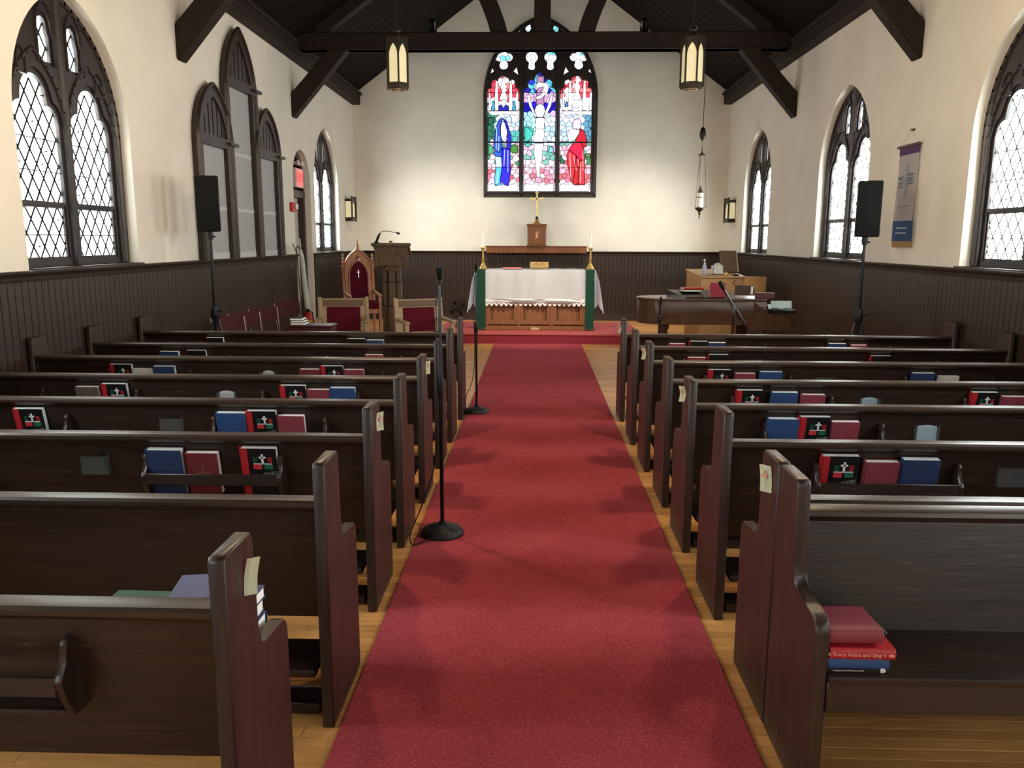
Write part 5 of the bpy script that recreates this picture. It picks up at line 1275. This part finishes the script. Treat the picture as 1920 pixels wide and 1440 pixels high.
for x in (-.23, .27):
    for y in (-.13, .13): m = M(); m.box(x - .02, x + .02, y - .02, y + .02, 0, .59, bev=.003); m.build('leg', mat('dark_red_wood', S(66, 26, 30), .4), t)
flat_book('music_book', 'black book with white pages on top of the pile on the low red table', -2.86, 9.55, .736, .15, .20, .026, BLKC, rz=PI, group='books on the low table')
flat_book('music_book', 'black book in the middle of the pile on the low red table', -2.85, 9.56, .709, .16, .20, .026, BLKC, rz=PI, group='books on the low table')
flat_book('music_book', 'black book at the bottom of the pile on the low red table', -2.84, 9.55, .682, .17, .21, .026, BLKC, rz=PI, group='books on the low table')

# things by the exit door
t = thing('furled_banner', 'tall white wrapped banner leaning by the exit doorway', 'banner', (-3.58, 12.52, 0))
m = M(); m.tube([(.03, -.07, .16), (.025, -.06, .3), (.0, -.035, .6), (-.04, -.01, 1.0), (-.075, .03, 1.40), (-.09, .04, 1.52)], [.03, .042, .046, .042, .036, .02], 10); m.build('wrapping', mat('crumpled_white', S(206, 206, 204), .7, vary=.15, scale=14, bump=1.0, bscale=20), t)
m = M(); m.tube([(.03, -.08, 0), (-.11, .06, 1.70)], .012, 8); m.build('pole', mat('pale_pole', S(190, 184, 170), .4), t)
t = thing('candle_lighter', 'thin brass candle lighter pole leaning on the wall by the door', 'pole', (-3.64, 12.30, 0))
m = M(); m.tube([(.06, -.04, 0), (-.02, 0, 1.50)], .008, 8); m.build('shaft', BRONZE, t)
m = M(); wire(m, [(-.02, 0, 1.48), (-.03, .02, 1.56), (-.02, .12, 1.58), (-.02, .18, 1.53)], .008); wire(m, [(-.02, 0, 1.48), (-.04, -.03, 1.55), (-.05, -.08, 1.62)], .007); m.build('lighter_head', BRONZE, t)
t = thing('fire_extinguisher', 'red fire extinguisher with yellow tag by the exit doorway', 'extinguisher', (-3.54, 12.34, .20))
m = M(); m.lathe([(.07, 0), (.075, .02), (.075, .30), (.06, .35), (.025, .38)], 16); m.build('cylinder', REDP, t)
m = M(); m.box(-.02, .02, -.03, .06, .38, .42, bev=.004); m.tube([(0, .03, .40), (.05, .08, .36), (.085, .05, .15)], .01, 6); m.build('valve', BLACK, t)
m = M(); m.box(-.001, .07, -.086, -.082, .12, .26, T=Matrix.Rotation(.25, 4, 'Z')); m.build('tag', mat('yellow_tag', S(226, 196, 70), .6), t)
m = M(); m.box(-.04, .05, -.079, -.072, .02, .12); m.build('white_label', WHITE, t)
m = M(); m.box(-.16, -.07, -.03, .03, -.20, .02); m.build('bracket', BLACK, t)
t = thing('fire_alarm', 'red fire alarm box with strobe on the left wall', 'alarm', (XL, 12.62, 2.18))
m = M(); m.box(0, .05, -.12, .12, -.07, .07, bev=.006); m.build('housing', REDP, t)
m = M(); m.box(.05, .075, -.0, .10, -.03, .05, bev=.006); m.build('strobe', mat('clear_white', S(230, 230, 230), .2), t)
t = thing('exit_sign', 'glowing red exit sign inside the pointed doorway', 'sign', (XL - .06, 13.22, 2.66))
m = M(); m.box(-.03, .03, -.20, .20, -.15, .15, bev=.006); m.build('sign_case', mat('sign_white', S(224, 214, 210), .5), t)
m = M(); m.box(.03, .033, -.185, .185, -.135, .135); m.build('sign_face', mat('sign_glow', S(226, 120, 116), .5, emit=.22), t)
text('exit_letters', 'EXIT', .20, mat('sign_red', S(206, 40, 50), .5, emit=.3), t, Matrix.Translation((.034, 0, 0)) @ Matrix.Rotation(PI / 2, 4, 'Z') @ Matrix.Rotation(PI / 2, 4, 'X'), depth=.001)
t = thing('emergency_light', 'small twin emergency lamp above the exit sign', 'lamp', (XL - .05, 13.16, 2.86))
m = M(); m.box(-.03, .03, -.10, .10, 0, .05, bev=.006); m.build('case', mat('sign_white', S(224, 214, 210), .5), t)
for y in (-.10, .12):
    m = M(); m.lathe([(.02, -.03), (.045, .02), (.045, .03)], 12, at=(0, 0, 0), T=Matrix.Translation((.03, y, .03)) @ Matrix.Rotation(PI / 2, 4, 'Y')); m.build('lamp_head', mat('sign_white', S(224, 214, 210), .5), t)
t = thing('glass_vase', 'small clear glass vase on the wainscot ledge beside the lancets', 'vase', (XL + .045, 12.15, CAP))
m = M(); m.lathe([(.025, 0), (.04, .01), (.05, .05), (.035, .10), (.02, .13), (.03, .155)], 14); m.build('vase_body', mat('vase_glass', S(225, 228, 222), .08, alpha=.35, spec=.7), t)
for (f_, u, nm) in ((mL, 14.1, 'left wall below the far window'), (mL, 12.35, 'left wall left of the exit doorway')):
    t = thing('coat_hook', 'small metal hook on the %s' % nm, 'hook', f_(u, 1.30, -.024)); s_ = 1
    m = M(); m.box(0, .006, -.03, .03, -.05, .03, bev=.002); m.tube([(.004, 0, 0), (.04, 0, -.02), (.05, 0, .02)], .006, 6); m.build('hook_body', mat('old_nickel', S(150, 146, 136), .4, .8), t)

# ------------------------------------------------------------------ grand piano
t = thing('grand_piano', 'dark walnut baby grand piano right of the aisle', 'piano', (1.30, 10.0, 0))
def rim_outline(g=0.0):
    o = [(1.56, -.0 - g), (.30, -.0 - g)]
    for i in range(9):
        a = -PI / 2 - i * (PI * .95) / 8; o.append((.30 + (.30 + g) * math.cos(a), .30 + (.30 + g) * math.sin(a)))
    for i in range(1, 9):
        q = i / 8; o.append((.32 + q * 1.15, .60 + g + (.80) * (q * q * (3 - 2 * q))))
    o += [(1.56, 1.42 + g)]
    return o
m = M(); m.prism(rim_outline(), .66, .955, 'z', bev=.006); m.build('rim', PIANO, t)
m = M(); m.prism(rim_outline(.02), .955, .985, 'z', bev=.006); m.build('lid', PIANO, t)
m = M(); c4 = [(.56, -.01), (1.03, -.01), (1.15, .5), (.40, .5)]; m.poly([Vector((x, y, .986)) for x, y in c4] + [Vector((x, y, 1.0 + .13 * max(0, y))) for x, y in c4], [(3, 2, 1, 0), (4, 5, 6, 7), (0, 1, 5, 4), (1, 2, 6, 5), (2, 3, 7, 6), (3, 0, 4, 7)]); m.build('music_desk', mat('piano_black', S(28, 26, 27), .2), t)
for y0 in (-.012, 1.375):
    m = M(); m.prism([(1.40, .60), (1.86, .60), (1.86, .72), (1.80, .755), (1.60, .80), (1.40, .95)], y0, y0 + .055, 'y'); m.build('cheek_block', PIANO, t, False)
m = M(); m.box(1.42, 1.84, .05, 1.38, .60, .66, bev=.005); m.build('key_bed', PIANO, t)
m = M(); [m.box(1.64, 1.79, .10 + i * .0235, .122 + i * .0235, .66, .685) for i in range(52)]; m.build('white_keys', mat('ivory', S(236, 232, 220), .3), t)
m = M(); [m.box(1.62, 1.72, .113 + i * .0235, .125 + i * .0235, .685, .70) for i in range(52) if i % 7 not in (2, 6)]; m.build('black_keys', BLACK, t)
m = M(); m.box(1.55, 1.60, .06, 1.37, .66, .90, bev=.004); m.build('fall_board', PIANO, t)
for (x, y) in ((.36, .38), (1.55, .12), (1.55, 1.25)):
    m = M(); m.lathe([(.07, .66), (.07, .58), (.05, .54), (.06, .50), (.045, .2), (.03, .08), (.035, .06), (.02, .02), (.02, 0)], 8, at=(x, y, 0)); m.build('leg', PIANO, t)
m = M(); m.box(1.35, 1.5, .62, .80, .08, .66, bev=.004); m.build('pedal_lyre', PIANO, t)
flat_book('music_book', 'red songbook lying on the piano lid', 1.30 + .70, 10.36, 1.080, .26, .20, .022, mat('scarlet_cover', S(168, 44, 40), .5), rz=.05, group='books on the piano')
flat_book('music_book', 'white and black book under the red songbook on the piano', 1.30 + .68, 10.35, 1.054, .24, .20, .024, BLKC, rz=PI + .05, group='books on the piano')
b = flat_book('hymnal', 'burgundy hymnal standing open-side up on the piano lid', 1.30 + .96, 10.10, 1.050, .19, .15, .035, mat('crimson_cloth', S(140, 36, 56), .6), rz=0, group='books on the piano'); b.rotation_euler = (RAD(62), 0, 0)
b = flat_book('hymnal', 'second burgundy hymnal propped behind the first on the piano lid', 1.30 + .99, 10.22, 1.085, .20, .16, .035, mat('crimson_cloth', S(140, 36, 56), .6), rz=0, group='books on the piano'); b.rotation_euler = (RAD(66), 0, .05)
t = thing('music_stand_desk', 'dark folding music desk with papers on the piano', 'music stand', (2.62, 10.25, 1.015), -.35)
m = M(); q = Matrix.Rotation(RAD(-18), 4, 'X'); m.box(-.10, .14, -.006, .006, 0, .20, bev=.003, T=q @ Matrix.Diagonal((1, 1, .62, 1))); m.box(-.10, .14, -.05, 0, 0, .012); wire(m, [(-.08, 0, .11), (-.12, .0, .15), (-.09, 0, .19), (-.05, 0, .15)], .006); m.tube([(0, .03, .11), (0, .10, 0)], .008, 6); m.build('desk_plate', mat('dark_wine', S(62, 34, 36), .5), t)
m = M(); m.box(.10, .125, -.06, -.045, 0, .10, T=q); m.build('paper', WHITE, t)
t = thing('wood_block', 'brown box with a pale dot on the piano lid', 'box', (2.86, 10.12, .987))
m = M(); m.box(-.11, .11, -.05, .05, 0, .07, bev=.004); m.build('box_body', mat('wine_wood', S(96, 58, 54), .5), t)
m = M(); m.lathe([(.014, -.0535), (.014, -.05)], 12, T=Matrix.Translation((.02, 0, .035)) @ Matrix.Rotation(-PI / 2, 4, 'X') @ Matrix.Rotation(PI, 4, 'X') ); m.build('dot', GOLDT, t)
t = thing('sheet_music', 'open sheet music over the piano keyboard', 'paper', (3.06, 10.03, .80), 0)
m = M(); m.grid(6, 2, lambda u, v: (-.13 + u * .30, .10 + v * .22, .05 + .025 * abs(math.sin(u * 2 * PI)) + .02 * v), .001); m.build('pages', mat('music_page', S(222, 234, 232), .7), t)
m = M(); m.grid(6, 2, lambda u, v: (-.10 + u * .26, .14 + .02 * v, .05 + v * .10), .001); m.build('upright_page', mat('music_page', S(222, 234, 232), .7), t)
m = M(); m.box(-.14, .18, .02, .34, 0, .05, bev=.01); m.build('folder', BLACK, t)
t = thing('floor_box', 'flat brown carton on the floor under the piano', 'box', (1.93, 10.55, 0))
m = M(); m.box(-.18, .18, -.15, .15, 0, .30, bev=.004); m.build('carton', mat('carton', S(140, 96, 66), .8), t)
m = M(); m.box(-.03, .03, -.152, .152, .298, .303); m.build('tape', mat('carton_tape', S(170, 130, 90), .5), t)
t = thing('carry_bag', 'soft black bag with a handle on the floor by the piano tail', 'bag', (1.27, 9.55, 0), .3)
m = M(); m.grid(16, 10, lambda u, v: (.19 * math.sin(PI * v) ** .6 * math.cos(2 * PI * u), .13 * math.sin(PI * v) ** .6 * math.sin(2 * PI * u), .19 - .19 * math.cos(PI * v) + .03 * math.sin(4 * PI * u) * math.sin(PI * v))); bmesh.ops.remove_doubles(m.bm, verts=m.bm.verts, dist=.0005); m.build('bag_body', mat('black_nylon', S(36, 32, 30), .6, vary=.3, scale=12, bump=.8, bscale=20), t)
m = M(); wire(m, [(-.09, 0, .35), (-.05, 0, .46), (.0, 0, .52), (.04, 0, .46), (.08, 0, .35)], .010); m.build('handle', BLACK, t)

# ------------------------------------------------------------------ organ console and what stands on it
t = thing('organ_console', 'honey oak organ console behind the piano', 'organ', (2.65, 13.0, 0), .11)
m = M(); m.prism([(0, 0), (.80, 0), (.80, 1.185), (0, 1.10)], 0, .70, 'x', bev=.006); m.build('case', ORGAN, t)
m = M(); m.prism([(-.03, 1.095), (.82, 1.185), (.82, 1.215), (-.03, 1.128)], -.02, .72, 'x', bev=.006); m.build('case_top', ORGAN, t)
m = M(); m.box(.70, 1.07, -.02, .05, .30, 1.12, bev=.004); m.build('wing_panel', mat('light_oak_panel', S(210, 164, 108), .45, vary=.08, scale=3), t)
m = M(); m.box(.04, .66, -.008, .003, .10, 1.02, bev=.003); m.build('back_panel', ORGAN, t)
m = M(); m.box(-.02, 1.0, -.03, .82, 0, .08, bev=.006); m.build('plinth', ORGAN, t)
OT = 1.13
t = thing('sanitizer_bottle', 'clear pump bottle of hand sanitizer on the organ', 'bottle', (2.74, 13.22, OT + .018))
m = M(); m.lathe([(.032, 0), (.034, .01), (.034, .13), (.02, .16), (.014, .165)], 14); m.build('bottle_body', mat('gel', S(196, 206, 226), .15, alpha=.75), t)
m = M(); m.lathe([(.0345, .06), (.0345, .115)], 14); m.build('label', mat('label_lilac', S(176, 180, 214), .6), t)
m = M(); m.lathe([(.016, .16), (.016, .19), (.006, .195), (.006, .215), (.014, .22), (.012, .25)], 12); m.box(-.03, .0, -.006, .006, .225, .24); m.build('pump', WHITE, t)
t = thing('tissue_box', 'white cube tissue box with a tissue sticking out on the organ', 'tissue box', (2.95, 13.25, OT + .03), .1)
m = M(); m.box(-.075, .075, -.075, .075, 0, .135, bev=.003); m.build('carton', mat('tissue_carton', S(214, 214, 208), .6, vary=.06, scale=20), t)
m = M(); m.grid(8, 5, lambda u, v: ((u - .5) * .09 * (1 + .4 * v), .02 * math.sin(u * 9) - .03, .128 + .055 * v * (1 - abs(u - .5))), .001); m.build('tissue', WHITE, t)
t = thing('tilted_mirror', 'tilted framed mirror standing on the organ', 'mirror', (3.20, 13.42, OT + .052), .25)
q = Matrix.Rotation(RAD(-16), 4, 'X')
m = M(); m.box(-.16, .15, -.012, .012, .0, .36, bev=.003, T=q); m.build('frame', mat('brown_backing', S(104, 82, 62), .5), t)
m = M(); m.box(.135, .152, -.016, .014, .0, .36, T=q); m.build('edge_strip', mat('pale_edge', S(206, 200, 190), .4), t)
m = M(); m.box(-.14, .13, -.0135, -.011, .02, .34, T=q); m.build('glass', mat('mirror_glass', S(120, 100, 82), .18, .5), t)
m = M(); m.prism([(.0, 0), (.10, 0), (.05, .12)], -.02, .14, 'x'); m.build('wooden_foot', ORGAN, t)
t = thing('brass_bell', 'small round brass bell on the organ top', 'bell', (3.06, 13.08, OT - .005))
m = M(); m.lathe([(.03, 0), (.036, .02), (.03, .045), (.008, .058), (.006, .065)], 14); m.build('bell_body', BRASS, t)
t = thing('remote_control', 'small black box at the organ edge', 'remote', (3.22, 13.10, OT + .003), .1)
m = M(); m.box(-.05, .05, -.02, .02, 0, .024, bev=.004); m.build('case', BLACK, t)
m = M(); [m.lathe([(.005, .024), (.005, .027)], 8, at=(-.03 + i * .02, 0, 0)) for i in range(4)]; m.build('buttons', mat('grey_steel', S(120, 104, 100), .4, .6), t)

# microphone stands by the piano
def tripod(t, h, r=.011):
    for k in range(3):
        a = k * 2 * PI / 3 + .4; m = M(); m.tube([(0, 0, .12), (.30 * math.cos(a), .30 * math.sin(a), .012)], .009, 6); m.build('leg', BLACKM, t)
    m = M(); m.lathe([(r, .08), (r, h)], 10); m.build('pole', BLACKM, t)
    m = M(); m.lathe([(.018, .10), (.022, .12), (.018, .15)], 10); m.build('hub', BLACK, t)
t = thing('microphone_stand', 'short upright microphone stand in front of the piano', 'mic stand', (1.43, 9.25, 0), 0, 'microphone stands')
tripod(t, .98)
m = M(); m.lathe([(.02, .76), (.026, .78), (.026, .83), (.018, .85)], 10); m.tube([(.02, 0, .82), (.06, -.01, .82)], .012, 8); m.build('clutch', BLACK, t)
m = M(); m.tube([(0, 0, .96), (0, -.01, 1.0), (.005, -.03, 1.06)], [.012, .022, .010], 10); m.build('microphone', BLACK, t)
t = thing('microphone_stand', 'boom microphone stand angled over the piano keyboard end', 'mic stand', (2.27, 9.25, 0), 0, 'microphone stands')
tripod(t, .90)
m = M(); m.tube([(.10, 0, .80), (-.13, 0, 1.16)], .010, 8); m.tube([(.13, 0, .755), (.03, 0, .91)], .018, 8); m.build('boom_arm', BLACKM, t)
m = M(); m.lathe([(.022, .86), (.03, .88), (.03, .93), (.02, .95)], 10); m.tube([(-.02, -.03, .91), (.02, .03, .91)], .02, 8); m.build('clutch', mat('grey_clutch', S(66, 66, 68), .4), t)
m = M(); m.tube([(-.12, 0, 1.14), (-.15, -.01, 1.19), (-.175, -.02, 1.235)], [.014, .026, .022], 10); m.tube([(-.18, -.02, 1.20), (-.13, 0, 1.22)], .012, 8); m.build('microphone', BLACK, t)
m = M(); wire(m, [(-.14, 0, 1.16), (-.06, -.02, 1.0), (.0, -.015, .90), (.06, -.01, .78), (.015, -.012, .5), (.01, -.012, .1)], .004); m.build('cable', BLACK, t)

# ------------------------------------------------------------------ banner on the right wall
t = thing('wall_banner', 'narrow white banner with purple top and blue foot on the right wall', 'banner', (XR - .02, 8.83, 1.63), 0)
BW = .225
f_ = lambda u, v: (-.01 - .008 * math.sin(v * 6), (.5 - u) * 2 * BW, v)
def strip(z0, z1, mt, nm): m = M(); m.grid(8, max(2, int((z1 - z0) * 20)), lambda u, v: f_(u, z0 + v * (z1 - z0)), .003); return m.build(nm, mt, t)
strip(.0, .065, mat('gold_band', S(206, 170, 110), .5), 'gold_hem')
bb = strip(.065, .28, mat('banner_blue', S(84, 118, 176), .75), 'blue_foot')
bw = strip(.28, .965, mat('banner_white', S(222, 220, 224), .8), 'white_field')
strip(.965, 1.05, mat('banner_purple', S(124, 84, 134), .75), 'purple_head')
m = M(); m.tube([(-.02, -BW - .02, 1.055), (-.02, BW + .02, 1.055)], .014, 8); m.build('hanging_rod', mat('banner_rod', S(110, 74, 84), .5), t)
m = M(); m.tube([(-.02, -BW, 1.06), (0, 0, 1.215), (-.02, BW, 1.06)], .0015, 4); m.build('cord', mat('pale_pole', S(190, 184, 170), .4), t)
m = M()
INKG = mat('banner_ink', S(92, 112, 118), .7); INKL = mat('banner_ink_pale', S(166, 172, 178), .7)
for z, a0, b0 in ((.745, -.02, .015), (.715, .0, .0), (.685, -.02, .012), (.655, -.03, .012)):
    for (p_, q_) in (((-.17, z + a0), (-.05, z)), ((.04, z), (.17, z + b0))):
        m.poly([Vector((-.024, -p_[0], p_[1])), Vector((-.024, -q_[0], q_[1] - .004)), Vector((-.024, -q_[0], q_[1] + .005)), Vector((-.024, -p_[0], p_[1] + .013))], [(0, 1, 2, 3)])
m.build('cross_strokes', INKG, bw, False)
m = M()
for i, (y, z0, z1) in enumerate(((-.03, .56, .80), (-.01, .50, .86), (.01, .48, .88), (.03, .55, .82), (.05, .60, .78))): m.box(-.0235, -.0225, y - .004, y + .004, z0, z1)
m.build('cross_lines', INKL, bw, False)
def scribble(z, w, h, mt, par, nm, y0=0.0):
    m = M(); rr = random.Random(int(z * 1000)); y = -w
    while y < w:
        k = rr.uniform(.008, .018); m.box(-.0238, -.0228, y0 - y - k, y0 - y, z, z + h * rr.uniform(.6, 1.1)); y += k + rr.uniform(.003, .012)
    m.build(nm, mt, par, False)
scribble(.425, .13, .014, mat('banner_ink_mid', S(120, 128, 132), .7), bw, 'text_line'); scribble(.385, .12, .009, INKL, bw, 'text_line'); scribble(.36, .12, .009, INKL, bw, 'text_line')
scribble(.195, .12, .016, mat('banner_pale_blue', S(190, 206, 232), .7), bb, 'text_line'); scribble(.145, .13, .016, mat('banner_pale_blue', S(190, 206, 232), .7), bb, 'text_line')
t = thing('wall_hook', 'small metal hook above the banner', 'hook', (XR, 8.83, 2.845))
m = M(); m.box(-.006, 0, -.03, .03, -.012, .012, bev=.002); m.tube([(-.004, 0, 0), (-.03, 0, -.004), (-.034, 0, .012)], .005, 6); m.build('hook_body', BRONZE, t)
